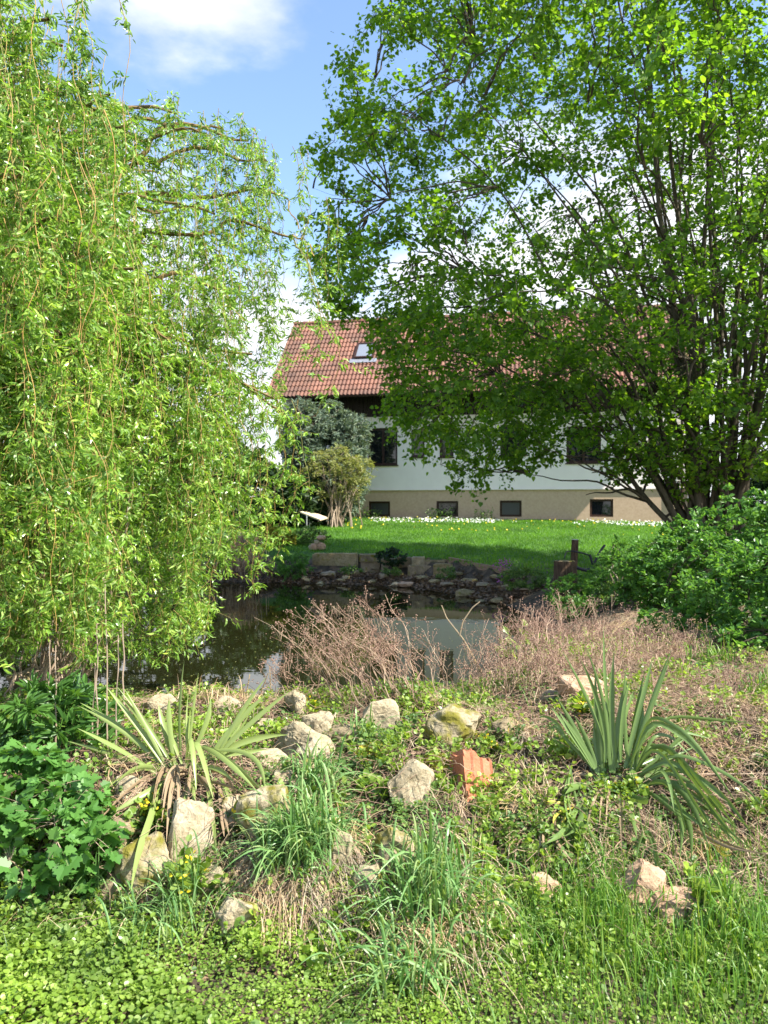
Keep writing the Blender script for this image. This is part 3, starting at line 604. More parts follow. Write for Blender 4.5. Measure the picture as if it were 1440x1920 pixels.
# rubble and stones on the far shore
shore = [(615, 1080, 34, 20), (640, 1092, 22, 12), (600, 1095, 26, 12), (665, 1078, 30, 22), (575, 1090, 24, 18), (700, 1094, 24, 12), (720, 1085, 26, 20), (745, 1080, 30, 18), (742, 1100, 26, 16), (762, 1099, 36, 22),
         (790, 1085, 34, 14), (815, 1092, 30, 12), (840, 1100, 34, 16), (872, 1118, 44, 30), (880, 1092, 38, 18), (905, 1100, 36, 16), (930, 1085, 30, 14), (955, 1105, 46, 20), (985, 1112, 50, 20), (900, 1132, 34, 16), (860, 1080, 24, 12),
         (700, 1070, 26, 12), (650, 1085, 26, 12), (935, 1130, 40, 18), (800, 1078, 26, 12), (775, 1075, 22, 10), (840, 1085, 22, 10)]
labs = {3: 'rounded mossy brown stone below the right end of the large ochre slab', 8: 'small pale round stone at the far waterline', 9: 'reddish brown boulder at the far waterline beside the pale round stone', 13: 'big angular grey stone at the far waterline', 18: 'broad pinkish flat stone behind the dried herbs'}
for i, (px, row, wp, hp) in enumerate(shore):
    g0 = G(px, row); Yd = g0[1]; wd = wp / F * Yd; m = M['stone_pink'] if i in (9, 18) else (M['stone'] if i == 8 else (M['stone_slab'] if i % 3 else M['stone_far']))
    o = rock('shore_stone', g0, (wd * 1.0, wd * .9, hp / F * Yd * .7), m, 900 + i * 3, rot=i * .7, npts=22, rough=.05, sink=.28)
    rowk = 'at the far waterline' if row >= 1091 else 'just below the low wall'
    same = sorted(j for j in range(len(shore)) if (shore[j][1] >= 1091) == (row >= 1091) and j not in labs)
    same.sort(key=lambda j: shore[j][0]); rank = same.index(i) if i in same else 0
    od = ['first', 'second', 'third', 'fourth', 'fifth', 'sixth', 'seventh', 'eighth', 'ninth', 'tenth', 'eleventh', 'twelfth', 'thirteenth', 'fourteenth', 'fifteenth'][rank]
    tag(o, labs.get(i, f'brown rubble stone {rowk}, {od} from the ochre slab'), 'stone', 'rubble on the far shore')
for i, (px, row, wp, hp, mk, lab) in enumerate([(590, 1034, 17, 15, 'stone_pink', 'left of the two round red stones at the bottom of the little cairn'), (603, 1034, 18, 17, 'stone_pink', 'larger round orange stone at the bottom right of the little cairn'),
                                              (594, 1021, 12, 10, 'stone', 'small white stone in the middle of the little cairn'), (602, 1014, 19, 10, 'stone_pink', 'flat reddish stone on top of the little cairn'), (583, 1033, 10, 12, 'stone', 'thin pale sliver stone leaning on the little cairn')]):
    Yd = 18.3; b0 = P(px, row, Yd); wd = wp / F * Yd; b0[2] = max(b0[2], hgt(b0[0], b0[1]) + (0, 0, .13, .25, 0)[i])
    o = rock('cairn_stone', b0, (wd, wd * .9, hp / F * Yd), M[mk], 500 + i, npts=60, rough=.02, sink=.0); tag(o, lab, 'stone', 'round stones piled in a cairn')

# tilted board on metal legs
bb = empty('tilted_table', gnd(-2.6, 23.6)); tag(bb, 'pale wooden board tilted on thin metal legs in front of the yellowish shrub', 'table')
def loc(o): o.matrix_parent_inverse = Matrix.Translation(-Vector(bb.location)); return o
t1 = MB(); c = [P(562, 959, 23.6), P(600, 974, 23.2), P(614, 970, 24.0), P(580, 957, 24.4)]
t1.add([*c, *[v - A(0, 0, .04) for v in c]], [(0, 1, 2, 3), (4, 7, 6, 5), (0, 4, 5, 1), (1, 5, 6, 2), (2, 6, 7, 3), (3, 7, 4, 0)]); o = t1.build('table_top', M['board'], bb); loc(o)
for px, r0, Yd in ((575, 966, 23.4), (553, 962, 24.2), (580, 960, 24.2)):
    a = P(px, r0, Yd); o = MB().add(*tubes([[a, A(a[0], a[1], hgt(a[0], a[1]) - .02)]], [[.02, .02]], 8)).build('leg', M['metal'], bb); loc(o)

# stump, post, iron rail
def lathe(name, pts, m, parent=None, seg=24, wob=.06, sd=0):
    r = np.random.default_rng(sd); a = np.arange(seg) / seg * 2 * np.pi; w_ = 1 + wob * np.sin(a * 3 + sd) + wob * .7 * np.sin(a * 7 + 2 * sd) + r.normal(0, wob * .3, seg)
    V = [(rr * w_[i] * math.cos(a[i]), rr * w_[i] * math.sin(a[i]), z) for rr, z in pts for i in range(seg)]; n = len(pts)
    q_ = [(k * seg + i, k * seg + (i + 1) % seg, (k + 1) * seg + (i + 1) % seg, (k + 1) * seg + i) for k in range(n - 1) for i in range(seg)]
    mb = MB().add(V, q_); mb.Fs.append((np.array([list(range((n - 1) * seg, n * seg))]), 0)); return mb.build(name, m, parent)
gs = A(*P(1058, 1104, 12.2)); gs[2] = hgt(gs[0], gs[1])
st = empty('tree_stump', gs); tag(st, 'dark ribbed tree stump at the right end of the pond', 'stump')
topz = P(1058, 1052, 12.2)[2] - gs[2]
lathe('bark', [(.23, -.05), (.2, .1), (.175, topz * .5), (.17, topz)], M['oldwood'], st, wob=.07, sd=2)
lathe('cut_top', [(.155, topz), (.15, topz + .008)], M['stone_dark'], st, wob=.05, sd=2)
gp = P(1074, 1060, 12.8); gp[2] = hgt(gp[0], gp[1]); pt = empty('wooden_post', gp); tag(pt, 'brown wooden post with white sawn top behind the stump', 'post')
tz = P(1074, 1012, 12.8)[2] - gp[2]
o = lathe('shaft', [(.062, -.1), (.06, tz * .5), (.056, tz)], M['oldwood'], pt, 16, .04, 4); o.rotation_euler = (0, R(3), 0)
o = lathe('sawn_top', [(.055, tz), (.053, tz + .01)], M['daisy'], pt, 16, .03, 4); o.rotation_euler = (0, R(3), 0)
ir = empty('iron_rail', gnd(P(1105, 1060, 12.2)[0], 12.2)); tag(ir, 'bent black iron rail lying between the stump and the shrub', 'rail')
def worldchild(o, pr): o.parent = pr; o.matrix_parent_inverse = Matrix.Translation(-Vector(pr.location)); return o
for pts, r_ in (([(1046, 1053), (1066, 1057), (1085, 1066), (1100, 1070), (1112, 1064)], .026), ([(1072, 1033), (1092, 1037), (1108, 1042), (1112, 1058)], .012), ([(1058, 1048), (1062, 1034), (1074, 1033)], .009), ([(1106, 1040), (1112, 1060), (1124, 1036), (1134, 1022)], .02)):
    pw = np.array([P(a, b, 12.15 + .002 * (a - 1046)) for a, b in pts]); tt = np.linspace(0, len(pw) - 1, 24); pw = np.stack([np.interp(tt, range(len(pw)), pw[:, k]) for k in range(3)], 1)
    for _ in range(2): pw[1:-1] = (pw[:-2] + pw[1:-1] * 2 + pw[2:]) / 4
    worldchild(MB().add(*tubes([pw], [np.full(24, r_)], 8)).build('iron_bar', M['iron']), ir)

# ------------------------------------------------------------------ generic bush / tree tools
def nearest(nodes, tg, chunk=400):
    out_ = np.empty(len(tg), int)
    for i in range(0, len(tg), chunk):
        d = ((tg[i:i + chunk, None] - nodes[None]) ** 2).sum(-1); out_[i:i + chunk] = d.argmin(1)
    return out_
def sprays(leafmb, twigmb, start, end, n_leaf, tpl, size, droop=.15, r0=.006, spread=.06, flat=.6, wscale=1, tipbias=.25, mtw=0, fall=0.0, sizevar=.35):
    B = len(start); ctrl = (start + end) / 2 + A(0, 0, 1) * (np.linalg.norm(end - start, axis=1) * droop)[:, None] + rg.normal(0, .05, (B, 3)) * np.linalg.norm(end - start, axis=1)[:, None]
    C = bez(start, ctrl, end, 6); twigmb.add(*tubes(C, np.broadcast_to(np.linspace(r0, r0 * .3, 6), (B, 6)), 3), mtw)
    t = rg.uniform(tipbias, 1.02, (B, n_leaf)); t_ = t[..., None]
    pos = (1 - t_) ** 2 * start[:, None] + 2 * t_ * (1 - t_) * ctrl[:, None] + t_ ** 2 * end[:, None]
    tang = nrm(2 * (1 - t_) * (ctrl - start)[:, None] + 2 * t_ * (end - ctrl)[:, None])
    upv = nrm(A(0, 0, 1) + rg.normal(0, .3, (B, 1, 3))); side = nrm(np.cross(tang, np.broadcast_to(upv, tang.shape))) * np.where(rg.random((B, n_leaf, 1)) < .5, 1, -1)
    dr = nrm(tang * .6 + side * .9 + rg.normal(0, .35, tang.shape) - A(0, 0, fall)); pos = pos + side * rg.uniform(0, spread, (B, n_leaf, 1)) + rg.normal(0, spread * .35, tang.shape)
    un = nrm(upv * flat + rg.normal(0, .5, tang.shape)); sz = size * rg.uniform(1 - sizevar, 1 + sizevar, B * n_leaf)
    inst(leafmb, tpl, pos.reshape(-1, 3), dr.reshape(-1, 3), un.reshape(-1, 3), sz, 0, wscale)
def wiggle(C, amp, k=3):
    B, n, _ = C.shape; t = np.linspace(0, 1, n)[None, :, None]; ph = rg.uniform(0, 6.28, (B, 1, 3)); fr = rg.uniform(2, 6, (B, 1, 3)) * k / 3
    return C + np.sin(t * fr * 3 + ph) * amp * np.sin(np.pi * t * .9 + .1) 

# ------------------------------------------------------------------ big multi-stemmed tree
def inpoly(x, z, poly):
    ins = np.zeros(x.shape, bool); n = len(poly)
    for i in range(n):
        ax, ay = poly[i]; bx, by = poly[(i + 1) % n]
        ins ^= ((ay > z) != (by > z)) & (x < (bx - ax) * (z - ay) / (by - ay + 1e-12) + ax)
    return ins
TY = 13.0
tree = empty('hazel_tree', gnd(5.6, TY)); tag(tree, 'big many-stemmed leafy tree in front of the right half of the house', 'tree')
tb = A(5.6, TY, float(hgt(5.25, TY)))
n_st = 46; ang = rg.uniform(0, 2 * np.pi, n_st); rr = rg.uniform(.05, .55, n_st)
base = tb + np.c_[np.cos(ang) * rr * 1.2, np.sin(ang) * rr * .8, np.full(n_st, -.05)]
tips = []
for k in range(n_st):
    if k < 16: px, row, Yd = [(640, 330), (800, 600), (700, 120), (900, 60), (1090, -120), (1000, 560), (900, 440), (1120, 480), (820, 250), (730, 400), (1080, 560), (960, 480), (1010, 250), (1120, 300), (860, 540), (1150, 150)][k] + (TY + rg.uniform(-2.5, 2.0),)
    else: px, row, Yd = rg.uniform(1050, 1900), rg.uniform(-420, 250), TY + rg.uniform(-4, 4)
    tips.append(P(px, row, TY) * A(1, 0, 1) + A(0, Yd, 0))
tips = np.array(tips); hv = tips - base; ln = np.linalg.norm(hv, axis=1, keepdims=True)
ctrl = base + hv * A(.34, .34, .60)
ctrl = base + np.c_[hv[:, 0] * .30, hv[:, 1] * .3, np.maximum(hv[:, 2] * .62, ln[:, 0] * .36)]
ST = wiggle(bez(base, ctrl, tips, 40), .10)
r0 = rg.uniform(.035, .075, n_st)
rad = r0[:, None] * (1 - np.linspace(0, 1, 40)[None] ** .8 * .9)
stm = MB()
nodes = [ST[:, 10:].reshape(-1, 3)]
# side branches
bs = []; be = []; br = []
for k in range(n_st):
    for j in range(10):
        t = int(rg.uniform(9, 37)); p = ST[k, t]; o_ = p - A(tb[0], tb[1], p[2]); o_ = nrm(o_ + rg.normal(0, 1.6, 3) * A(1, 1, 0)); L_ = rg.uniform(.8, 2.6) * (1.1 - t / 60)
        bs.append(p); be.append(p + o_ * L_ + A(0, 0, rg.uniform(-.1, .9) * L_ * .6)); br.append(rad[k, t] * .55)
bs, be = np.array(bs), np.array(be); BR = wiggle(bez(bs, (bs + be) / 2 + A(0, 0, .18), be, 12), .05); nodes.append(BR[:, 3:].reshape(-1, 3))
crown_poly = [((px - 720) / F * TY, CAMZ - (row - HOR) / F * TY) for px, row in [(760, -200), (735, 0), (690, 70), (650, 150), (625, 240), (605, 340), (595, 400), (602, 500), (610, 560), (660, 600), (720, 650), (735, 740), (760, 820), (820, 880), (900, 910), (960, 890), (1010, 840), (1100, 830), (1180, 900), (1290, 930), (1440, 900), (1700, 880), (1900, 400), (1850, -200), (1300, -420), (900, -340)]]
cx, cz = 5.2, 6.2
def sample_crown(n):
    out_ = []
    while len(out_) < n:
        x = rg.uniform(-1.4, 11, 4000); z = rg.uniform(1.5, 14, 4000); ok = inpoly(x, z, crown_poly)
        x, z = x[ok], z[ok]
        # depth half-width shrinks towards the outline
        e = np.full(x.shape, 9.0)
        for i in range(len(crown_poly)):
            ax, ay = crown_poly[i]; bx, by = crown_poly[(i + 1) % len(crown_poly)]; ex, ey = bx - ax, by - ay
            t = np.clip(((x - ax) * ex + (z - ay) * ey) / (ex * ex + ey * ey), 0, 1); e = np.minimum(e, np.hypot(x - ax - t * ex, z - ay - t * ey))
        hw = 4.4 * np.sqrt(np.clip(e / 3.2, .03, 1)); u = rg.uniform(-1, 1, x.shape); u = np.sign(u) * np.abs(u) ** .75
        # keep the core around the stems open and low right parts thin
        y = TY + u * hw
        keep = rg.random(x.shape) < np.where((z < 3.2) & (x > 3.2), .9, 1.0)
        nse = vnoise(x * 1.3 + y * .6, z * 1.3 - y * .5, 1.0, 9); keep &= nse > .2; keep &= vnoise(x * .55 + y * .35, z * 1.7 + x * .35, 1.0, 14) > np.where(x < 4, .34, .25)
        out_ += list(np.c_[x, y, z][keep])
    return np.array(out_[:n])
tg = sample_crown(7200); nd = np.concatenate(nodes)
ni = nearest(nd, tg); dist = np.linalg.norm(nd[ni] - tg, axis=1)
# long carriers to far targets become branches first
far = dist > .75; sel = np.where(far)[0]; sel = sel[rg.random(len(sel)) < .22]
c2s, c2e = nd[ni[sel]], tg[sel]; B2 = wiggle(bez(c2s, (c2s + c2e) / 2 + A(0, 0, .22) * dist[sel][:, None] * .6, c2e, 12), .04)
nd = np.concatenate([nd, B2[:, 3:].reshape(-1, 3)]); ni = nearest(nd, tg); dist = np.linalg.norm(nd[ni] - tg, axis=1)
ok = dist < 1.3; tg, ni, dist = tg[ok], ni[ok], dist[ok]
# twig start: pull a bit so that every twig has length
edge = (tg[:, 0] < .6) & (rg.random(len(tg)) < .3); tg[edge] += nrm(tg[edge] - A(3.5, TY, 5.5)) * rg.uniform(.1, .6, (edge.sum(), 1)) - A(0, 0, .1)
lowe = (tg[:, 0] > .3) & (tg[:, 0] < 4) & (tg[:, 2] < 3.6) & (rg.random(len(tg)) < .35); tg[lowe] -= A(.15, 0, 1) * rg.uniform(.1, .7, (lowe.sum(), 1))
st_ = nd[ni]; short = dist < .25; tg[short] = st_[short] + nrm(tg[short] - st_[short] + 1e-3) * .35
tb_mb = MB(); lf = MB()
for k in range(n_st):
    MB().add(*tubes(ST[k:k + 1], rad[k:k + 1], 8)).build('trunk', M['bark'], tree, smooth=True, origin=tb) if k < n_st else None
tb_mb.add(*tubes(BR, np.array(br)[:, None] * np.linspace(1, .3, 12)[None], 5)); tb_mb.add(*tubes(B2, np.full((len(B2), 1), .016) * np.linspace(1, .35, 12)[None], 4))
sprays(lf, tb_mb, st_, tg, 25, T_HEART, .060, droop=.08, r0=.005, spread=.13, flat=.7, tipbias=.15, fall=.35, sizevar=.5)
tb_mb.build('branches', M['bark'], tree, origin=tb); lf.build('crown', M['hazel'], tree, origin=tb)
for o in tree.children: o.location = (0, 0, 0)

# ------------------------------------------------------------------ weeping willow
wb = gnd(-3.9, 5.9); willow = empty('weeping_willow', wb); tag(willow, 'weeping curly willow trailing bright green strands over the left of the pond', 'tree')
fork = wb + A(.25, -.1, 2.3)
limbs = [(-160, -150, 4.0), (-60, -130, 4.0), (20, -70, 4.1), (60, -40, 4.5), (95, 40, 4.7), (120, 90, 5.0), (165, 155, 4.8), (205, 185, 5.2), (245, 235, 5.6), (285, 215, 6.0), (330, 212, 6.2), (372, 255, 6.2), (425, 250, 6.6), (470, 262, 6.8), (505, 305, 6.8), (525, 370, 6.8), (540, 440, 6.5),
         (400, 400, 6.0), (340, 380, 5.6), (300, 460, 5.3), (430, 540, 5.8), (468, 660, 6.0), (515, 745, 6.1), (535, 770, 6.3), (250, 500, 4.8), (150, 420, 4.3), (60, 300, 3.9), (0, 200, 3.7), (-40, 120, 3.8), (110, 620, 4.1), (200, 640, 4.5), (330, 640, 5.2), (400, 720, 5.6),
         (-300, 0, 5.0), (-400, 100, 6.5), (-250, 0, 8.0), (0, 50, 8.5), (150, 200, 8.3), (300, 330, 8.2), (-100, -50, 7)]
lb = np.array([P(*l) for l in limbs]); nb = len(lb)
bst = np.repeat(fork[None], nb, 0) + rg.normal(0, .12, (nb, 3)); hvv = lb - bst
ctl = bst + hvv * A(.45, .45, 0) + np.c_[np.zeros((nb, 2)), np.maximum(hvv[:, 2] * .95, .4) + .35]
LB = wiggle(bez(bst, ctl, lb, 30), .09, 5)
wst = MB(); trunkc = bez([wb - A(0, 0, .1)], [wb + A(-.15, 0, 1.2)], [fork], 14)
MB().add(*tubes(wiggle(trunkc, .04), np.linspace(.17, .12, 14)[None], 12)).build('trunk', M['willowbark'], willow, smooth=True)
wst.add(*tubes(LB, np.broadcast_to(.045 * (1 - np.linspace(0, 1, 30) * .8), (nb, 30)), 6), 0)
bot_x = [-400, 0, 200, 350, 380, 400, 430, 475, 500, 545, 600]; bot_r = [1200, 1235, 1245, 1245, 1200, 1120, 1080, 1140, 1050, 1060, 790]
S0 = []; S1 = []
for k in range(nb):
    front = limbs[k][0] > -120 and limbs[k][2] < 7.2
    ns = 26 if front else 8
    if limbs[k][0] > 170 and limbs[k][1] < 420: ns = min(ns, 15)
    if limbs[k][0] > 420 and limbs[k][1] > 600: ns = 8
    if limbs[k][0] > 500: ns = 5
    if limbs[k][0] > 505 and limbs[k][1] < 500: ns = 5
    nbun = max(2, ns // 4); bun = rg.uniform(.5, 1, nbun) if limbs[k][0] < 460 else rg.uniform(.82, 1, nbun); bof = rg.normal(0, .17, (nbun, 3)) * A(1, 1, .3)
    for j in range(ns):
        t = rg.uniform(.5, 1) if limbs[k][0] < 460 else rg.uniform(.86, 1); q9 = j % nbun; t = bun[q9]; p = LB[k, min(29, int(t * 29))] + bof[q9] * 1.3 + rg.normal(0, .10, 3)
        px = 720 + p[0] / p[1] * F; zb = CAMZ - (np.interp(px, bot_x, bot_r) - HOR) / F * p[1]
        zb = max(zb, hgt(p[0], p[1]) + .05, .08)
        fr = rg.uniform(.9, 1.0) if rg.random() < (.5 if limbs[k][0] < 380 else .36) else rg.uniform(.2, .97)
        if limbs[k][0] > 505 and limbs[k][1] < 500: fr = rg.uniform(.2, .55)
        S0.append(p); dz_ = (zb - p[2]) * fr; S1.append(A(p[0] + rg.normal(0, .09), p[1] + rg.normal(0, .12), p[2] + dz_))
for px, r0_, r1_, Yd in ((600, 560, 800, 4.9), (596, 570, 760, 4.9), (561, 430, 700, 6.2), (530, 740, 1090, 6.0), (474, 700, 1150, 6.0), (430, 700, 1105, 5.8), (545, 750, 1000, 6.0), (560, 440, 640, 6.3), (505, 760, 1060, 6), (590, 480, 640, 6.2)):
    for q9 in range(2 if r1_ > 900 else 1):
        o9 = rg.normal(0, .035, 3) * A(1, 1, 0); S0.append(P(px, r0_, Yd) + o9); S1.append(P(px, r0_ + (r1_ - r0_) * rg.uniform(.75, 1.0), Yd) + o9)
# thin carriers for the right-hand free strands
cs = [LB[16][-1], LB[15][-1], LB[16][-1]]; ce = [P(600, 560, 4.9), P(561, 430, 6.2), P(590, 480, 6.2)]
cc = bez(np.array(cs), (np.array(cs) + np.array(ce)) / 2 + A(0, 0, .12), np.array(ce), 14); wst.add(*tubes(wiggle(cc, .02), np.broadcast_to(np.linspace(.008, .005, 14), (3, 14)), 4), 1)
S0, S1 = np.array(S0), np.array(S1); ns = len(S0); NP = 40
t = np.linspace(0, 1, NP)[None, :, None]
ln = np.linalg.norm(S1 - S0, axis=1)[:, None, None]
ph = rg.uniform(0, 6.28, (ns, 1, 1)); fq = rg.uniform(9, 16, (ns, 1, 1)); outw = nrm((S0 - A(-3.9, 5.9, 0)) * A(1, 1, 0))[:, None]
SC = S0[:, None] + (S1 - S0)[:, None] * t
SC[..., 0:1] += np.sin(t * ln * fq + ph) * .022 + np.sin(t * ln * 3 + ph * 2) * .06 * np.minimum(1, t * 3); SC[..., 1:2] += np.cos(t * ln * fq + ph) * .022 + np.cos(t * ln * 2.3 + ph * 3) * .06 * np.minimum(1, t * 3)
SC += outw * (np.sin(t * np.pi) * .06)
wst.add(*tubes(SC, np.broadcast_to(np.linspace(.0028, .0012, NP), (ns, NP)), 3), 1)
# side twigs
pos = []; par = []
for k in range(ns):
    L_ = float(ln[k, 0, 0]); m = max(3, int(L_ * 15)); tt = rg.uniform(0.0, 1, m) * (NP - 1); i0 = np.floor(tt).astype(int).clip(0, NP - 2); f_ = (tt - i0)[:, None]
    pos.append(SC[k, i0] * (1 - f_) + SC[k, i0 + 1] * f_)
for k in range(nb):
    if limbs[k][2] > 7.2: continue
    m = 60; tt = rg.uniform(.35, 1, m) * 29; i0 = np.floor(tt).astype(int).clip(0, 28); f_ = (tt - i0)[:, None]; pos.append(LB[k, i0] * (1 - f_) + LB[k, i0 + 1] * f_ + rg.normal(0, .05, (m, 3)))
pos = np.concatenate(pos); d = nrm(rg.normal(0, 1, pos.shape) * A(1, 1, .25) + A(0, 0, -.55)); e = pos + d * (.03 + .17 * rg.random((len(pos), 1)) ** 2.2)
wl = MB(); sprays(wl, wst, pos, e, 11, T_CURL, .052, droop=.0, r0=.0014, spread=.02, flat=.2, tipbias=.0, mtw=1, fall=.45, wscale=1.0)
print('willow twigs', len(pos))
wst.build('branches', [M['willowbark'], M['twig']], willow); wl.build('crown', M['willow'], willow)
for o in willow.children: worldchild(o, willow)

# ------------------------------------------------------------------ bushes
def bush(name, base, ells, n, n_leaf, tpl, size, leafm, barkm, label, cat, group=None, stems=10, reach=.6, fall=0.1, wscale=1, crown='foliage', srad=.012, flat=.5, spread=.03, droop=.1, tipbias=.2, shell=.5, root=.12):
    e = empty(name, base); tag(e, label, cat, group); base = np.array(base); T = []
    tot = sum(q[1][0] * q[1][1] * q[1][2] for q in ells)
    for c_, r_ in ells:
        m = int(n * (r_[0] * r_[1] * r_[2]) / tot) + 1; u = sph(m) * (rg.random((m, 1)) ** shell * .5 + .5) ; u *= (.82 + .36 * vnoise(u[:, 0] * 2 + u[:, 2], u[:, 1] * 2 - u[:, 2], 1.6, int(abs(c_[0]) * 7) % 30))[:, None]
        T.append(np.array(c_) + u * np.array(r_))
    T = np.concatenate(T); gz_ = hgt(T[:, 0], T[:, 1]); T = T[T[:, 2] > gz_ + .02]
    si = rg.integers(0, len(T), stems); b0 = base + rg.normal(0, root, (stems, 3)) * A(1, 1, 0); b0[:, 2] = hgt(b0[:, 0], b0[:, 1]) - .03
    C = wiggle(bez(b0, (b0 + T[si]) / 2 + A(0, 0, .25) * np.linalg.norm(T[si] - b0, axis=1)[:, None], T[si], 14), .03)
    tm = MB().add(*tubes(C, np.broadcast_to(srad * (1 - np.linspace(0, 1, 14) * .75), (stems, 14)), 5)); nd = C[:, 3:].reshape(-1, 3)
    ni = nearest(nd, T); d_ = np.linalg.norm(nd[ni] - T, axis=1); sel = np.where(d_ > reach * .6)[0]
    if len(sel): 
        sel = sel[rg.random(len(sel)) < .35]; s0, s1 = nd[ni[sel]], T[sel]
        if len(sel): C2 = bez(s0, (s0 + s1) / 2 + A(0, 0, .08), s1, 8); tm.add(*tubes(C2, np.broadcast_to(np.linspace(srad * .5, srad * .2, 8), (len(sel), 8)), 3)); nd = np.concatenate([nd, C2[:, 2:].reshape(-1, 3)])
    ni = nearest(nd, T); d_ = np.linalg.norm(nd[ni] - T, axis=1); ok = d_ < reach * 1.6; T, ni, d_ = T[ok], ni[ok], d_[ok]; s0 = nd[ni]
    lm = MB(); sprays(lm, tm, s0, T, n_leaf, tpl, size, droop=droop, r0=srad * .25, spread=spread, flat=flat, fall=fall, wscale=wscale, tipbias=tipbias)
    worldchild(tm.build('stems', barkm), e); worldchild(lm.build(crown, leafm), e); return e
gb = lambda x, y: gnd(x, y)
GS = 'leafy shrubs at the right of the pond'
bush('leafy_shrub', gb(3.5, 6.9), [((3.7, 6.9, .68), (1.1, .8, .72)), ((2.75, 7.0, .45), (.5, .5, .35)), ((3.9, 6.3, .9), (.9, .7, .72)), ((3.0, 6.1, .45), (.45, .35, .32)), ((3.6, 5.9, .6), (.5, .4, .4))], 1450, 20, T_OVAL, .05, M['shrub'], M['bark'], 'large glossy green shrub at the right edge nearest the yucca', 'shrub', GS, wscale=.75)
bush('leafy_shrub', gb(3.5, 9.2), [((3.75, 9.2, .75), (1.0, .8, .7)), ((3.3, 9.4, .5), (.45, .5, .4))], 850, 18, T_OVAL, .055, M['shrub'], M['bark'], 'lower green shrub between the stump and the large glossy shrub', 'shrub', GS, wscale=.75)
bush('leafy_shrub', gb(4.9, 9.6), [((4.7, 9.4, 1.0), (1.3, 1.0, .85)), ((5.3, 9.0, 1.4), (1.0, .8, .7))], 950, 18, T_OVAL, .06, M['shrub'], M['bark'], 'taller light green shrub below the tree stems at the right edge', 'shrub', GS, wscale=.75)
bush('fern_shrub', gb(P(1180, 1060, 10.5)[0], 10.5), [((P(1185, 1010, 10.5)[0], 10.5, .95), (.5, .4, .3))], 70, 20, T_OVAL, .06, M['shrub'], M['deadtwig'], 'thin feathery sapling arching over the stump', 'shrub', None, stems=6, wscale=.5)
bush('currant_bush', gb(-1.5, 3.2), [((-1.5, 3.2, .32), (.42, .26, .26)), ((-1.32, 3.1, .25), (.27, .2, .2)), ((-1.65, 3.25, .45), (.35, .25, .18))], 520, 5, T_PALM, .046, M['currant'], M['deadtwig'], 'low bush of lobed fresh green leaves at the lower left edge', 'bush', None, stems=14, reach=.3, srad=.005, flat=1.2, spread=.02, shell=.35, tipbias=.6)
bush('lance_leaf_plant', gb(-1.62, 4.0), [((-1.7, 4.0, .5), (.36, .28, .24))], 95, 14, T_OVAL, .085, M['lance'], M['grass'], 'dark long-leaved plant between the currant bush and the willow tips', 'plant', None, stems=16, reach=.3, wscale=.33, srad=.004, fall=-.2)
# background evergreens
GH = 'evergreens left of the house'
bush('juniper', gb(-1.9, 26), [((-1.9, 26, 3.1), (1.35, 1.2, 2.0)), ((-2.7, 25.6, 4.1), (.8, .8, 1.2)), ((-1.2, 26, 4.2), (.75, .7, .8))], 1700, 24, T_OVAL, .15, M['juniper'], M['bark'], 'tall blue-grey juniper at the left corner of the house', 'conifer', GH, stems=14, reach=.7, wscale=.3, srad=.06, spread=.1, flat=.1, fall=.2, crown='crown')
bush('olive_shrub', gb(-1.55, 24.6), [((-1.6, 24.6, 2.7), (1.05, .8, 1.0)), ((-.9, 24.4, 2.9), (.7, .6, .6))], 300, 18, T_OVAL, .09, M['olive'], M['deadtwig'], 'yellowish shrub with bare tan branches in front of the juniper', 'shrub', None, stems=34, reach=.6, wscale=.45, srad=.02, spread=.08, root=.3, shell=.7)
for i, (x, y, z, rx, rz, lab) in enumerate([(-4.2, 24.5, 1.9, 1.3, 1.6, 'dark evergreen bush left of the tilted table'), (-6.0, 25.5, 2.6, 1.7, 2.3, 'dark evergreen behind the willow curtain, next to the tilted table bush'), (-8.5, 26, 2.8, 2.0, 2.6, 'dark evergreen behind the middle of the willow curtain'), (-11.5, 25.5, 2.6, 2.2, 2.5, 'dark evergreen behind the left part of the willow'), (-14.5, 25, 2.8, 2.3, 2.8, 'dark evergreen hidden furthest left behind the willow'), (-2.8, 24.9, 1.7, .9, 1.0, 'small dark bush at the foot of the juniper')]):
    bush('evergreen_bush', gb(x, y), [((x, y, z), (rx, 1.2, rz))], 520, 20, T_OVAL, .17, M['hedge'], M['bark'], lab, 'bush', GH, stems=8, reach=1.0, wscale=.6, srad=.05, spread=.15, flat=.3)
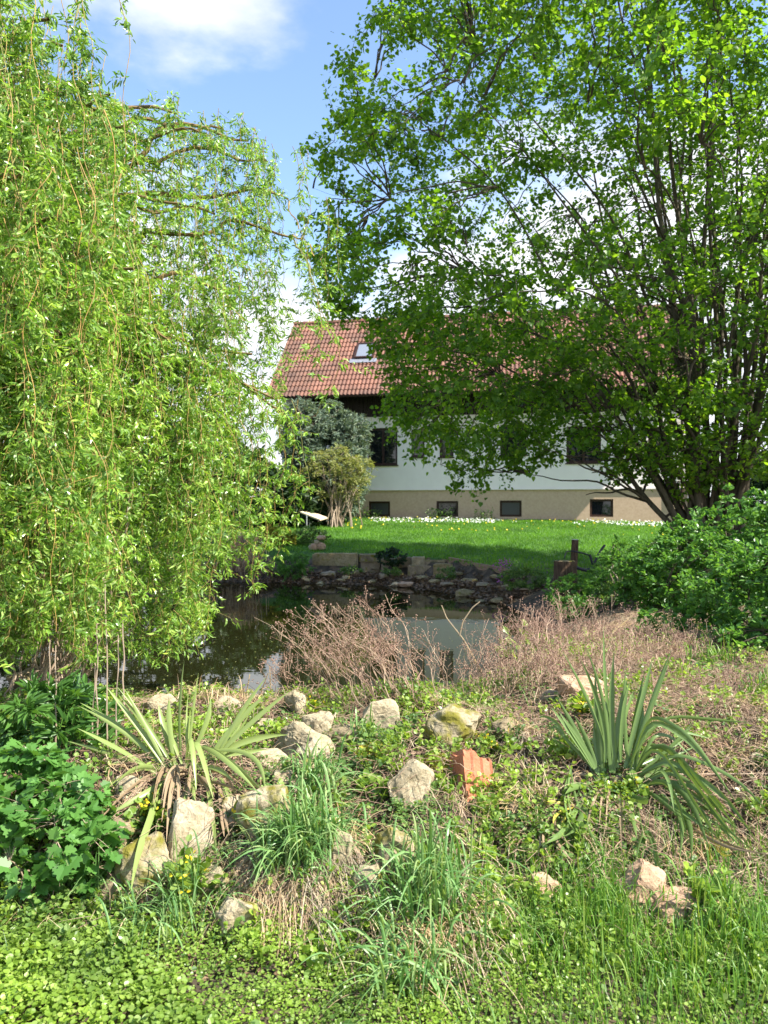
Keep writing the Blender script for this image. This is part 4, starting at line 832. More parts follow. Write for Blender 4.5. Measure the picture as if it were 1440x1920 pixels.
# shore planting at the left of the slab
bush('shore_bush', P(545, 1070, 17.2), [((P(548, 1065, 17.2)[0], 17.2, .35), (.45, .4, .36))], 130, 18, T_OVAL, .07, M['shrub'], M['bark'], 'small dark green bush at the waterline left of the ochre slab', 'bush', None, stems=6, reach=.4, wscale=.4, srad=.01)
bush('ivy_clump', P(735, 1046, 17.0), [((P(735, 1050, 17)[0], 17.05, .55), (.35, .25, .2))], 60, 14, T_OVAL, .06, M['hedge'], M['bark'], 'dark ivy spilling over the low wall', 'ivy', None, stems=5, reach=.3, srad=.006)
bush('mossy_shrub', gb(-2.7, 19.2), [((-2.75, 19.2, .95), (.55, .45, .28))], 160, 18, T_OVAL, .06, M['moss'], M['bark'], 'low rounded yellow-green cushion shrub left of the cairn', 'shrub', None, stems=6, reach=.4, srad=.01)
for i, (x, y, z, rx, rz, lab) in enumerate([(-3.9, 18.3, .62, .6, .35, 'low bluish bush on the far bank behind the hanging willow tips'), (-1.9, 19.4, .95, .55, .25, 'low grey-green bush between the cairn and the lawn'), (-5.2, 18.6, .7, .8, .45, 'green bush on the far bank deep behind the willow')]):
    bush('bank_bush', gb(x, y), [((x, y, z), (rx, .4, rz))], 150, 16, T_OVAL, .06, M['herb'], M['bark'], lab, 'bush', 'bushes on the far bank', stems=6, reach=.4, srad=.01, wscale=.5)

for x, y, z, rx, rz, n_, mk, lab in ((2.75, 11.3, .42, .42, .26, 110, 'shrub', 'low green plant between the dried herbs and the stump'), (3.45, 11.6, .5, .5, .34, 150, 'shrub', 'green plant at the right foot of the stump'), (2.4, 13.4, .42, .45, .22, 90, 'herb', 'low weeds where the timber edging meets the stump'), (3.3, 10.4, .42, .5, .26, 120, 'herb', 'loose green weeds in front of the lower green shrub'), (2.55, 10.2, .3, .3, .2, 80, 'lance', 'dark leafy clump at the right waterline of the pond')):
    bush('waterside_plant', gb(x, y), [((x, y, z), (rx, .4, rz))], n_, 16, T_OVAL, .055, M[mk], M['bark'], lab, 'plant', 'plants round the stump', stems=7, reach=.4, srad=.008, wscale=.6)
for x, y, z, rx, rz, lab in ((13.0, 24.5, 2.2, 1.9, 1.7, 'dark evergreen just visible right of the tree stems'), (16.0, 25, 2.6, 2.2, 2.2, 'dark evergreen furthest right beyond the house')):
    bush('evergreen_bush', gb(x, y), [((x, y, z), (rx, 1.2, rz))], 420, 20, T_OVAL, .17, M['hedge'], M['bark'], lab, 'bush', 'evergreens right of the house', stems=8, reach=1.0, wscale=.6, srad=.05, spread=.15, flat=.3)
for x, y, z, rx, rz, lab in ((.15, 16.75, .26, .22, .12, 'tiny green tuft among the rubble below the ivy'), (-.75, 17.2, .26, .25, .12, 'tiny green tuft among the rubble below the large ochre slab'), (1.3, 15.9, .3, .25, .13, 'tiny green tuft among the rubble below the timber boards')):
    bush('shore_weed', gb(x, y), [((x, y, z), (rx, .2, rz))], 40, 14, T_OVAL, .045, M['herb'], M['grass'], lab, 'weed', 'weeds in the shore rubble', stems=5, reach=.3, srad=.004, wscale=.6)
# ------------------------------------------------------------------ grass clumps etc.
def grass_clump(name, base, n, length, spread, m, label, cat, wid=.006, lean=(0, 0), group=None, up=1.0, nseg=8, rad=.05, thatch=0, partname='blades', arch=1.0):
    e = empty(name, base); tag(e, label, cat, group); base = np.array(base)
    b = base + np.c_[rg.normal(0, rad, (n, 2)), np.zeros(n)]; b[:, 2] = hgt(b[:, 0], b[:, 1]) - .01
    a = rg.uniform(0, 6.28, n); L_ = length * rg.uniform(.5, 1.1, n); sp = spread * rg.random(n) ** .7
    o_ = np.c_[np.cos(a), np.sin(a), np.zeros(n)] * (sp * L_)[:, None] + A(*lean, 0) * L_[:, None]
    c_ = b + o_ * .35 + A(0, 0, up) * L_[:, None] * .75; end = b + o_ * 1.25 + np.c_[np.zeros((n, 2)), L_ * (up * .95 - sp * arch)]
    gz_ = hgt(end[:, 0], end[:, 1]); end[:, 2] = np.maximum(end[:, 2], gz_ - .02)
    C = bez(b, c_, end, nseg); tt = np.linspace(0, 1, nseg); wd = wid * (np.minimum(1, (1 - tt) * 2.2 + .08)) * rg.uniform(.6, 1.3, (n, 1))
    sd = np.c_[-np.sin(a), np.cos(a), rg.normal(0, .3, n)]
    mb = MB().add(*ribbons(C, wd, sd, .35)); o = mb.build(partname, m); worldchild(o, e)
    if thatch:
        b2 = base + np.c_[rg.normal(0, rad * 1.6, (thatch, 2)), np.zeros(thatch)]; b2[:, 2] = hgt(b2[:, 0], b2[:, 1]) + rg.uniform(.0, .08, thatch)
        a2 = rg.normal(-1.57, .9, thatch); l2 = rg.uniform(.15, .38, thatch); e2 = b2 + np.c_[np.cos(a2), np.sin(a2), np.zeros(thatch)] * (l2 * .75)[:, None]; e2[:, 2] = hgt(e2[:, 0], e2[:, 1]) + rg.uniform(0, .04, thatch)
        C2 = bez(b2, (b2 + e2) / 2 + A(0, 0, .09), e2, 7); o2 = MB().add(*ribbons(C2, np.full((thatch, 7), .0024) * rg.uniform(.5, 1.4, (thatch, 1)), np.c_[-np.sin(a2), np.cos(a2), np.zeros(thatch)])).build('dry_thatch', M['straw']); worldchild(o2, e)
    return e
GG = 'grass tufts on the bank'
bl = M['bluegrass']; gr_ = M['grass']
grass_clump('grass_tuft', G(560, 1640), 420, .42, .6, bl, 'tall blue-green grass tuft over a mat of tan thatch in the centre left', 'grass', .010, (0, -.12), GG, thatch=1700, rad=.07)
grass_clump('grass_tuft', G(590, 1500), 120, .34, .75, bl, 'arching blue-green grass right below the pale wedge stone', 'grass', .008, (.1, -.1), GG, rad=.06)
grass_clump('grass_tuft', G(800, 1720), 240, .42, .6, bl, 'spiky blue-green tuft at the bottom centre right of the thatch mat', 'grass', .009, (-.02, -.1), GG, rad=.09, thatch=500)
grass_clump('grass_tuft', G(770, 1840), 130, .3, .8, bl, 'drooping blue-green tuft at the very bottom centre', 'grass', .009, (-.05, -.1), GG, rad=.1)
grass_clump('grass_tuft', G(335, 1720), 150, .3, .75, bl, 'thin arching tuft in front of the ochre stone', 'grass', .006, (-.05, -.05), GG, rad=.09)
grass_clump('grass_tuft', G(170, 1680), 50, .25, .9, bl, 'sparse tuft between the currant bush and the ochre stone', 'grass', .006, (0, 0), GG)
grass_clump('grass_tuft', G(1125, 1740), 420, .26, .5, gr_, 'dense fine bright green tuft below the right yucca', 'grass', .0045, (0, 0), GG, rad=.1)
grass_clump('grass_tuft', G(1000, 1790), 300, .2, .5, gr_, 'fine green tuft left of the dense bright tuft', 'grass', .0045, (0, 0), GG, rad=.1)
grass_clump('grass_tuft', G(1400, 1780), 420, .28, .5, gr_, 'bright green grass at the lower right edge', 'grass', .006, (0, 0), GG, rad=.11)
grass_clump('grass_tuft', G(1280, 1850), 300, .22, .5, gr_, 'green grass at the bottom right below the reddish stones', 'grass', .005, (0, 0), GG, rad=.11)
grass_clump('grass_tuft', G(1330, 1262), 120, .28, .45, gr_, 'small vivid green tuft beneath the large glossy shrub', 'grass', .009, (0, 0), GG, rad=.08)
grass_clump('grass_tuft', G(1420, 1310), 60, .24, .45, gr_, 'small grass tuft at the right edge below the shrub', 'grass', .009, (0, 0), GG, rad=.06)
grass_clump('grass_tuft', G(680, 1400), 26, .3, .5, bl, 'few tall blades beside the upright cream stone', 'grass', .008, (.15, 0), GG, rad=.04)
grass_clump('dry_tussock', G(440, 1035) if False else gb(-3.35, 17.9), 700, .75, .55, M['straw'], 'dry straw tussock on the far bank seen through the willow tips', 'grass', .012, (0, 0), None, rad=.2)
grass_clump('dry_tussock', G(400, 1330), 300, .22, .9, M['straw'], 'matted dry grass on the pond rim behind the left yucca', 'grass', .005, (0, 0), None, rad=.16)

# yuccas: every leaf its own curve -----------------------------------------------------------
def strap(mb, pts, Y0, dy, wid, seg=14, twist=0):
    pw = np.array([P(a, b, min(Y0 + dd, G(a, b)[1] - .03 - (.05 * i if b > 1470 else .02 * i))) for i, ((a, b), dd) in enumerate(zip(pts, dy))]); n = len(pw)
    tt = np.linspace(0, 1, seg)
    if n == 3: C = bez(pw[:1], 2 * pw[1:2] - .5 * (pw[:1] + pw[2:]), pw[2:], seg)[0]
    else:
        u = np.linspace(0, n - 1, seg); C = np.stack([np.interp(u, range(n), pw[:, k]) for k in range(3)], 1)
        for _ in range(3): C[1:-1] = (C[:-2] + 2 * C[1:-1] + C[2:]) / 4
    w_ = wid * np.minimum(1, .55 + tt * 1.8) * np.clip((1 - tt) * 3.2, .03, 1) ** .8
    T = nrm(np.gradient(C, axis=0)); vw = nrm(C - A(0, 0, CAMZ)); sd = nrm(np.cross(T, vw)); a = twist + rg.normal(0, .35); up_ = np.cross(sd, T)
    sd = sd * math.cos(a) + up_ * math.sin(a)
    return ribbons(C[None], w_[None], sd.mean(0)[None], .45 * rg.choice([1, 1, -1]))
M['yucca'] = leafmat('yucca_leaf', [(.13, .19, .055), (.18, .25, .07), (.25, .32, .10), (.22, .27, .11)], .22, .35)
M['yucca_dark'] = leafmat('yucca_leaf_dark', [(.06, .125, .03), (.10, .17, .045), (.15, .23, .07), (.22, .29, .10)], .22, .3)
M['yucca_dry'] = leafmat('yucca_leaf_dry', [(.13, .085, .055), (.24, .17, .10), (.38, .30, .18)], .1, .6)
M['yucca_yel'] = leafmat('yucca_leaf_yellow', [(.5, .42, .06), (.62, .52, .1)], .2, .5)
def yucca(center, leaves, mkey, label):
    g0 = G(*center); e = empty('yucca', g0); tag(e, label, 'yucca'); Y0 = g0[1]
    extra = [([(a + rg.uniform(-5, 5) + (a - q_[0][0]) * .0, b) if i == 0 else (a + dx * i / (len(q_) - 1), b + dy_ * i / (len(q_) - 1)) for i, (a, b) in enumerate(q_)], wd_ * rg.uniform(.6, .95), k_) for q_, wd_, k_ in leaves for dx, dy_ in (rg.normal(0, 22, 2), rg.normal(0, 34, 2))[:1 + (mkey == "yucca_dark")] if rg.random() < .8]
    for _ in range(13 if mkey == 'yucca' else 4):
        a_ = rg.uniform(-1, 1); L_ = rg.uniform(50, 130); c0 = (center[0] + rg.normal(0, 14), center[1] + rg.uniform(-8, 8)); m_ = (c0[0] + a_ * L_ * .6, c0[1] + rg.uniform(-12, 22)); extra.append(([c0, m_, (c0[0] + a_ * L_, c0[1] + (1.15 - abs(a_)) * L_ + 10)], W * rg.uniform(.35, .8), 'd'))
    for pts, wid, k in leaves + extra:
        n = len(pts); tip = pts[-1]; base_ = pts[0]
        dyt = -.12 if tip[1] > center[1] else .10
        dyt += rg.uniform(-.06, .06); dy = [0.0] + [dyt * (i + 1) / (n - 1) for i in range(n - 1)]
        if tip[1] > center[1]: dy = [max(d, -.30) - .0 for d in [x * 2.2 for x in dy]]
        mb = MB(); V, Fq = strap(mb, pts, Y0, dy, wid)
        V[:, 2] = np.maximum(V[:, 2], hgt(V[:, 0], V[:, 1]) + .015)
        mb.add(V, Fq); o = mb.build('leaf', M[{'g': mkey, 'd': 'yucca_dry', 'y': 'yucca_yel'}[k]], smooth=True); worldchild(o, e)
        if k != 'g': o['label'] = 'withered brown leaf' if k == 'd' else 'yellowed leaf'
    # basal crown
    worldchild(rock('stem_base', g0 + A(0, .02, 0), (.10, .1, .1), M['stone_dark'], 77, npts=30, sink=.3), e)
W = .026
yl = [([(340, 1440), (335, 1340), (345, 1240)], W * .7, 'g'), ([(352, 1440), (360, 1350), (372, 1262)], W * .45, 'g'), ([(332, 1440), (308, 1370), (297, 1322)], W, 'g'), ([(305, 1442), (235, 1372), (150, 1318)], W * .8, 'g'), ([(295, 1452), (225, 1405), (145, 1366)], W, 'g'),
      ([(310, 1440), (255, 1360), (200, 1290)], W, 'g'), ([(322, 1440), (300, 1400), (262, 1345), (220, 1300)], W * .8, 'g'), ([(390, 1425), (440, 1360), (498, 1303)], W * 1.1, 'g'), ([(400, 1425), (470, 1355), (542, 1297)], W * .9, 'g'), ([(400, 1425), (460, 1390), (540, 1378)], W * 1.1, 'g'), ([(380, 1420), (450, 1412), (500, 1405)], W * .8, 'g'),
      ([(350, 1430), (365, 1378), (385, 1430), (400, 1500)], W * 1.1, 'g'), ([(380, 1400), (430, 1430), (502, 1496)], W, 'g'), ([(390, 1410), (470, 1418), (496, 1490)], W * .8, 'g'), ([(375, 1450), (352, 1490), (340, 1572)], W, 'g'), ([(385, 1455), (395, 1520), (405, 1608)], W * .9, 'g'), ([(412, 1460), (440, 1510), (482, 1572)], W, 'g'),
      ([(330, 1445), (300, 1460), (290, 1520), (258, 1600), (245, 1672)], W * 1.2, 'g'), ([(330, 1450), (285, 1480), (220, 1516)], W * 1.1, 'g'), ([(370, 1440), (400, 1475), (385, 1450)], W * .7, 'g'), ([(300, 1455), (268, 1470), (190, 1562)], W * .8, 'd'), ([(320, 1455), (303, 1448), (285, 1512)], W * .9, 'd'), ([(310, 1460), (260, 1500), (218, 1590)], W * .7, 'd'),
      ([(410, 1460), (415, 1520), (420, 1570)], W * .6, 'd'), ([(365, 1445), (352, 1395), (358, 1330)], W * .8, 'g'), ([(345, 1440), (322, 1380), (315, 1340)], W * .7, 'g'), ([(360, 1440), (420, 1400), (455, 1345)], W * .8, 'g'), ([(300, 1450), (250, 1430), (190, 1440)], W * .7, 'g'), ([(395, 1450), (470, 1470), (520, 1520)], W * .6, 'd'),
      ([(345, 1440), (385, 1360), (392, 1320)], W * .8, 'g'), ([(310, 1450), (262, 1440), (215, 1475)], W * .8, 'g'), ([(350, 1445), (400, 1440), (440, 1470)], W * .8, 'g')]
yucca((345, 1455), yl, 'yucca', 'yucca with pale grey-green sword leaves at the left of the bank')
yr = [([(1135, 1430), (1128, 1340), (1088, 1234)], W * .8, 'g'), ([(1155, 1440), (1148, 1340), (1151, 1224)], W, 'g'), ([(1175, 1440), (1190, 1350), (1208, 1262)], W * .9, 'g'), ([(1180, 1440), (1215, 1340), (1256, 1238)], W * .9, 'g'), ([(1160, 1430), (1165, 1350), (1176, 1288)], W, 'g'), ([(1150, 1450), (1158, 1370), (1168, 1325)], W * 1.3, 'g'), ([(1130, 1470), (1125, 1400), (1122, 1330)], W * 1.2, 'g'),
      ([(1185, 1450), (1198, 1380), (1205, 1345)], W * 1.3, 'g'), ([(1112, 1440), (1080, 1390), (1035, 1328)], W, 'g'), ([(1120, 1450), (1092, 1400), (1048, 1335)], W * 1.1, 'g'), ([(1130, 1480), (1110, 1440), (1100, 1400)], W * 1.1, 'g'), ([(1060, 1380), (1040, 1352), (1012, 1343)], W * .6, 'g'),
      ([(1180, 1440), (1215, 1345), (1260, 1365), (1320, 1410), (1390, 1520)], W * .9, 'g'), ([(1180, 1430), (1220, 1350), (1280, 1370), (1335, 1385)], W * .8, 'g'), ([(1190, 1450), (1230, 1385), (1275, 1430), (1330, 1510), (1372, 1560)], W, 'g'), ([(1185, 1460), (1215, 1390), (1245, 1410), (1275, 1470)], W * .9, 'g'), ([(1195, 1460), (1250, 1420), (1300, 1450), (1370, 1500), (1420, 1580)], W * .9, 'g'),
      ([(1200, 1470), (1260, 1440), (1310, 1480), (1350, 1545), (1405, 1590)], W * .8, 'g'), ([(1200, 1475), (1260, 1460), (1300, 1510), (1330, 1590)], W, 'g'), ([(1210, 1490), (1270, 1500), (1295, 1550), (1298, 1612)], W, 'g'), ([(1190, 1480), (1240, 1495), (1290, 1530), (1340, 1565)], W * .7, 'g'), ([(1170, 1480), (1182, 1510), (1195, 1572)], W, 'g'),
      ([(1115, 1478), (1085, 1475), (1060, 1490)], W, 'g'), ([(1120, 1482), (1100, 1500), (1080, 1555), (1055, 1570)], W * 1.1, 'g'), ([(1070, 1440), (1062, 1490), (1075, 1550), (1092, 1572)], W * .6, 'g'), ([(1180, 1470), (1230, 1440), (1262, 1425)], W, 'g'), ([(1190, 1440), (1230, 1425), (1275, 1400)], W * .7, 'g'), ([(1200, 1450), (1260, 1400), (1300, 1360)], W * .6, 'g'),
      ([(1192, 1535), (1225, 1570), (1232, 1610), (1242, 1665)], W * .6, 'g'), ([(1085, 1515), (1050, 1525), (1038, 1545)], W * .6, 'y'), ([(1330, 1560), (1350, 1590), (1375, 1588)], W * .6, 'y'), ([(1150, 1480), (1200, 1500), (1215, 1500)], W * 1.1, 'g'), ([(1060, 1510), (1040, 1560), (1080, 1620)], W * .5, 'd'), ([(1230, 1500), (1290, 1550), (1360, 1590), (1420, 1600)], W * .5, 'd'), ([(1250, 1480), (1330, 1520), (1385, 1555)], W * .7, 'g'), ([(1210, 1460), (1290, 1480), (1350, 1530), (1372, 1580)], W * .8, 'g')]
yucca((1155, 1485), yr, 'yucca_dark', 'yucca with dark green leaves flopping to the right at the right of the bank')
sg = [P(995, 1457, 3.72), P(1150, 1482, 3.72), P(1280, 1508, 3.7), P(1440, 1545, 3.66)]
for s_ in sg: s_[2] = max(s_[2], hgt(s_[0], s_[1]) + .03)
sw = np.stack([np.interp(np.linspace(0, 3, 20), range(4), np.array(sg)[:, k]) for k in range(3)], 1)
o = MB().add(*tubes([sw], [np.linspace(.0095, .004, 20)], 8)).build('dry_stick', M['deadtwig'], smooth=True); tag(o, 'long dry tan stick lying across the right yucca', 'stick')

# ------------------------------------------------------------------ dried herb stands
def dead_stand(px, row, n, hh, lean, spread, label, rad=.1, heads=5):
    g0 = G(px, row)
    while pond_sd(g0[0], g0[1]) < .3: row += 4; g0 = G(px, row)
    e = empty('dried_herb', g0); tag(e, label, 'dried plant', 'dried herb stands by the pond')
    b = g0 + np.c_[rg.normal(0, rad, (n, 2)), np.zeros(n)]; b[:, 2] = hgt(b[:, 0], b[:, 1]) - .01
    L_ = hh * rg.uniform(.6, 1.1, n); a = rg.uniform(0, 6.28, n); o_ = (np.c_[np.cos(a), np.sin(a), np.zeros(n)] * (spread * rg.random(n))[:, None] + A(*lean, 0)) * L_[:, None]
    end = b + o_ + np.c_[np.zeros((n, 2)), L_ * .9]; c_ = b + o_ * .3 + np.c_[np.zeros((n, 2)), L_ * .55]
    C = wiggle(bez(b, c_, end, 10), .02, 4); mb = MB().add(*tubes(C, np.linspace(.0028, .0012, 10)[None] * rg.uniform(.5, 1.5, (n, 1)), 3))
    t = rg.uniform(.55, 1, (n, heads)); i0 = (t * 9).astype(int).clip(0, 9); p = C[np.arange(n)[:, None], i0].reshape(-1, 3)
    q_ = p + nrm(rg.normal(0, .6, p.shape) + A(0, 0, .9)) * rg.uniform(.04, .13, (len(p), 1)); C2 = bez(p, (p + q_) / 2, q_, 3); mb.add(*tubes(C2, np.full((len(p), 3), .001), 3))
    sm = MB(); k = 7; sp_ = (q_[:, None] + rg.normal(0, .012, (len(q_), k, 3))).reshape(-1, 3); inst(sm, OCT, sp_, sph(len(sp_)), sph(len(sp_)), rg.uniform(.005, .011, len(sp_)))
    worldchild(mb.build('stalks', M['redstalk']), e); worldchild(sm.build('seed_heads', M['seed']), e)
for a in [(750, 1300, 95, .66, (-.66, .0), .45, 'dried reddish herb fanning left over the dark water', .13), (700, 1300, 50, .5, (-.5, 0), .5, 'shorter dried stalks at the left foot of the leaning herb', .12), (800, 1300, 8, .4, (-.1, 0), .5, 'few thin dried stalks in front of the reflected house', .15),
          (925, 1300, 60, .45, (.1, 0), .55, 'dense dried herb right of the reflected house', .16), (965, 1280, 80, .6, (.1, .1), .4, 'tall dried herb stand below the timber edging', .16), (1025, 1275, 80, .56, (.1, .1), .4, 'tall dried herb stand in front of the stump', .16), (1020, 1310, 60, .4, (.2, 0), .6, 'tangled low dried stalks left of the right yucca', .2),
          (1140, 1250, 45, .42, (.1, .1), .5, 'dried herb in front of the low green shrub', .18), (1220, 1250, 40, .32, (.1, .1), .5, 'brown seed heads at the foot of the large glossy shrub', .18), (1290, 1255, 26, .24, (.1, 0), .5, 'low brown seed heads right of the yucca tips', .16), (1370, 1320, 30, .16, (0, 0), .5, 'dark brown seed heads near the right edge', .12), (560, 1305, 16, .3, (-.3, 0), .5, 'small dried sprig at the rim of the dark water', .1)]:
    dead_stand(a[0], a[1], int(a[2] * .62), *a[3:7], rad=a[7] * 1.3)
def sticks(name, lst, r_, m, lab, cat, Yd):
    for (pts, lb_) in lst:
        pw = np.array([P(a, b, Yd) for a, b in pts]); tt = np.linspace(0, len(pw) - 1, 14); pw = np.stack([np.interp(tt, range(len(pw)), pw[:, k]) for k in range(3)], 1)
        o = MB().add(*tubes([pw], [np.linspace(r_, r_ * .5, 14)], 5)).build(name, m); tag(o, lb_, cat, None)
sticks('dead_branch', [([(905, 1265), (870, 1200), (838, 1160), (828, 1135)], 'pale forked dead stem rising before the reflected house, left prong'), ([(862, 1192), (868, 1165), (885, 1140), (900, 1128)], 'pale forked dead stem rising before the reflected house, right prong')], .008, M['straw'], '', 'branch', 6.0)
sticks('dry_reed', [([(520, 1345), (508, 1300), (505, 1248)], 'tan broken reed stub nearest the yucca tips on the pond rim'), ([(452, 1345), (462, 1300), (468, 1265)], 'leftmost tan reed stub on the pond rim'), ([(478, 1340), (492, 1290), (503, 1262)], 'tan reed stub leaning right over the dark water'), ([(1085, 1330), (1130, 1230), (1145, 1190), (1190, 1150)], 'long pale bent twig sweeping up behind the right yucca')], .006, M['straw'], '', 'reed', 5.3)
# upright bare canes under the willow
for i, (px, r0_, r1_) in enumerate([(88, 1400, 1200), (104, 1400, 1210), (182, 1420, 1170), (172, 1400, 1250), (202, 1440, 1090), (232, 1330, 1160), (216, 1420, 1190)]):
    a, b_ = P(px, r0_, 3.9), P(px + rg.uniform(-6, 6), r1_, 3.95); C = wiggle(bez([a], [(a + b_) / 2], [b_], 16), .004, 3)
    o = MB().add(*tubes(C, [np.linspace(.0042, .0025, 16)], 5)).build('bare_cane', M['deadtwig']); tag(o, ['short leftmost bare cane beneath the willow strands', 'second bare cane from the left, close beside the leftmost one', 'bare cane in the middle group rising above the dark long-leaved plant', 'shortest bare cane of the middle group under the willow', 'tallest bare cane, reaching up into the willow curtain', 'rightmost bare cane, standing just left of the yucca tips', 'bare cane close to the right of the tallest one'][i], 'cane', 'bare canes under the willow')
# bare grey shrub behind the willow front
def bare_shrub():
    b = gnd(-2.2, 5.0); e = empty('bare_shrub', b); tag(e, 'bare tan-grey shrub tangled inside the willow curtain', 'shrub')
    n = 46; b0 = b + rg.normal(0, .12, (n, 3)) * A(1, 1, 0); t1_ = np.stack([P(rg.uniform(60, 260), rg.uniform(880, 1180), rg.uniform(4.5, 5.4)) for _ in range(n)])
    C = wiggle(bez(b0, (b0 + t1_) / 2 + rg.normal(0, .1, (n, 3)), t1_, 16), .03, 6); mb = MB().add(*tubes(C, np.broadcast_to(np.linspace(.008, .003, 16), (n, 16)), 4)); worldchild(mb.build('stems', M['deadtwig']), e)
bare_shrub()

# ------------------------------------------------------------------ ground cover (uncountable)
ZONES = {}
def scatter(n, xr, yr):
    x = rg.uniform(*xr, n); y = rg.uniform(*yr, n); inv = np.abs(x) < y * .56 + .25; x, y = x[inv], y[inv]; return x, y
def rowof(x, y, z=0): return HOR + (CAMZ - z) / y * F, 720 + x / y * F
def off_stones(x, y, f=.6):
    k = np.ones(x.shape, bool)
    for sx, sy, sr in STONES: k &= (x - sx) ** 2 + (y - sy + sr * .4) ** 2 > (sr * f) ** 2
    return k
wet = lambda x, y: pond_sd(x, y) > .28
# bright cover, lower left to bottom
x, y = scatter(760000, (-2.6, 3.9), (1.9, 7.4)); h = hgt(x, y)
bright = sstep(-y, -3.1 , -2.75) * np.clip(1.15 - .9 * sstep(x, -.1, .9), .3, 1)
gap = vnoise(x, y, 4, 2); dens = bright * np.where(gap < .2, .5, 1)
k = (rg.random(len(x)) < dens * .95) & off_stones(x, y)
cv = MB(); xx, yy, hh = x[k], y[k], h[k]; n = len(xx); lump = fbm(xx, yy, 7, 3)
pos = np.c_[xx, yy, hh + rg.random(n) ** .6 * (.02 + .085 * lump)]
inst(cv, T_DISC, pos, rg.normal(0, 1, (n, 3)) * A(1, 1, .35), nrm(A(0, -.15, 1) + rg.normal(0, .38, (n, 3))), rg.uniform(.0055, .0125, n) * np.where(vnoise(xx, yy, 2.2, 8) > .62, 1.55, 1))
print('cover', n)
o = cv.build('ground_cover', M['cover']); tag(o, 'carpet of small bright green round leaves at the foot of the bank', 'ground cover', kind='stuff')
# darker herbs over the bank
hb = MB(); pt_ = fbm(x, y, 1.7, 12); dens = sstep(pt_, .44, .56) * .46 * sstep(fbm(x, y, 6.5, 61), .40, .54) * sstep(y, 2.7, 3.0) * (1 - .5 * sstep(y, 5.6, 6.4)) * (1 - .45 * sstep(x, .7, 1.4) * sstep(y, 3.3, 3.8)) + .015
k = (rg.random(len(x)) < dens * .95) & off_stones(x, y) & wet(x, y); xx, yy, hh = x[k], y[k], h[k]; n = len(xx)
pos = np.c_[xx, yy, hh + rg.random(n) * (.01 + .16 * fbm(xx, yy, 5, 5) ** 1.5)]
inst(hb, T_OVAL, pos, rg.normal(0, 1, (n, 3)) * A(1, 1, .4), nrm(A(0, -.2, 1) + rg.normal(0, .45, (n, 3))), rg.uniform(.009, .022, n) * np.where(vnoise(xx, yy, 3, 18) > .6, 1.6, .9), 0, 1.1)
print('herb', n)
o = hb.build('creeping_herbs', M['herb']); tag(o, 'small-leaved green herbs creeping over the stony bank', 'herbs', kind='stuff')
# fine grass in the lower right and over the bank
def bladestuff(name, x, y, L_, wd, m, lab, cat, nseg=4, up=.9, out_=.5, zoff=0):
    n = len(x); a = rg.uniform(0, 6.28, n); b = np.c_[x, y, hgt(x, y) + zoff]; o_ = np.c_[np.cos(a), np.sin(a), np.zeros(n)] * (L_ * out_ * rg.random(n))[:, None]
    c_ = b + o_ * .3 + np.c_[np.zeros((n, 2)), L_ * up * .6]; e = b + o_ + np.c_[np.zeros((n, 2)), L_ * up * rg.uniform(.6, 1, n)]
    C = bez(b, c_, e, nseg); tt = np.linspace(0, 1, nseg); w_ = wd * np.clip((1 - tt) * 1.6, .08, 1) * rg.uniform(.7, 1.3, (n, 1))
    o = MB().add(*ribbons(C, w_, np.c_[-np.sin(a), np.cos(a), np.zeros(n)])).build(name, m); tag(o, lab, cat, kind='stuff'); return o
dens = sstep(x, .1, .6) * (1 - sstep(y, 3.1, 3.5)) * .9 + .04; k = (rg.random(len(x)) < dens * .13) & off_stones(x, y) & wet(x, y)
print('grass', k.sum())
bladestuff('fine_grass', x[k], y[k], rg.uniform(.05, .16, k.sum()), .0038, M['grass'], 'fine green grass at the lower right of the bank', 'grass', out_=.7)
# dry straw strands lying over the bank
pt_ = fbm(x, y, 1.4, 21); dens = (.25 + .75 * sstep(pt_, .45, .62) + .5 * sstep(x, .9, 1.7)) * sstep(y, 2.75, 3.05); k = (rg.random(len(x)) < dens * .085) & wet(x, y); xx, yy = x[k], y[k]; x9, y9 = rg.uniform(.9, 5, 24000), rg.uniform(6.2, 9.5, 24000); k9 = wet(x9, y9); xx, yy = np.r_[xx, x9[k9]], np.r_[yy, y9[k9]]; n = len(xx); print('straw', n)
a = rg.uniform(0, 6.28, n); l_ = rg.uniform(.04, .22, n) ; b = np.c_[xx, yy, hgt(xx, yy) + rg.uniform(.0, .05, n)]; ex, ey = xx + np.cos(a) * l_, yy + np.sin(a) * l_ ; e = np.c_[ex, ey, hgt(ex, ey) + rg.uniform(0, .06, n)]
C = bez(b, (b + e) / 2 + np.c_[rg.normal(0, .02, (n, 2)), rg.uniform(0, .06, n)], e, 5)
o = MB().add(*ribbons(C, np.full((n, 5), .0022) * rg.uniform(.5, 1.6, (n, 1)), np.c_[-np.sin(a), np.cos(a), rg.normal(0, .3, n)])).build('dry_straw', M['straw']); tag(o, 'dry tan straw and grass stems strewn over the bank', 'straw', kind='stuff')
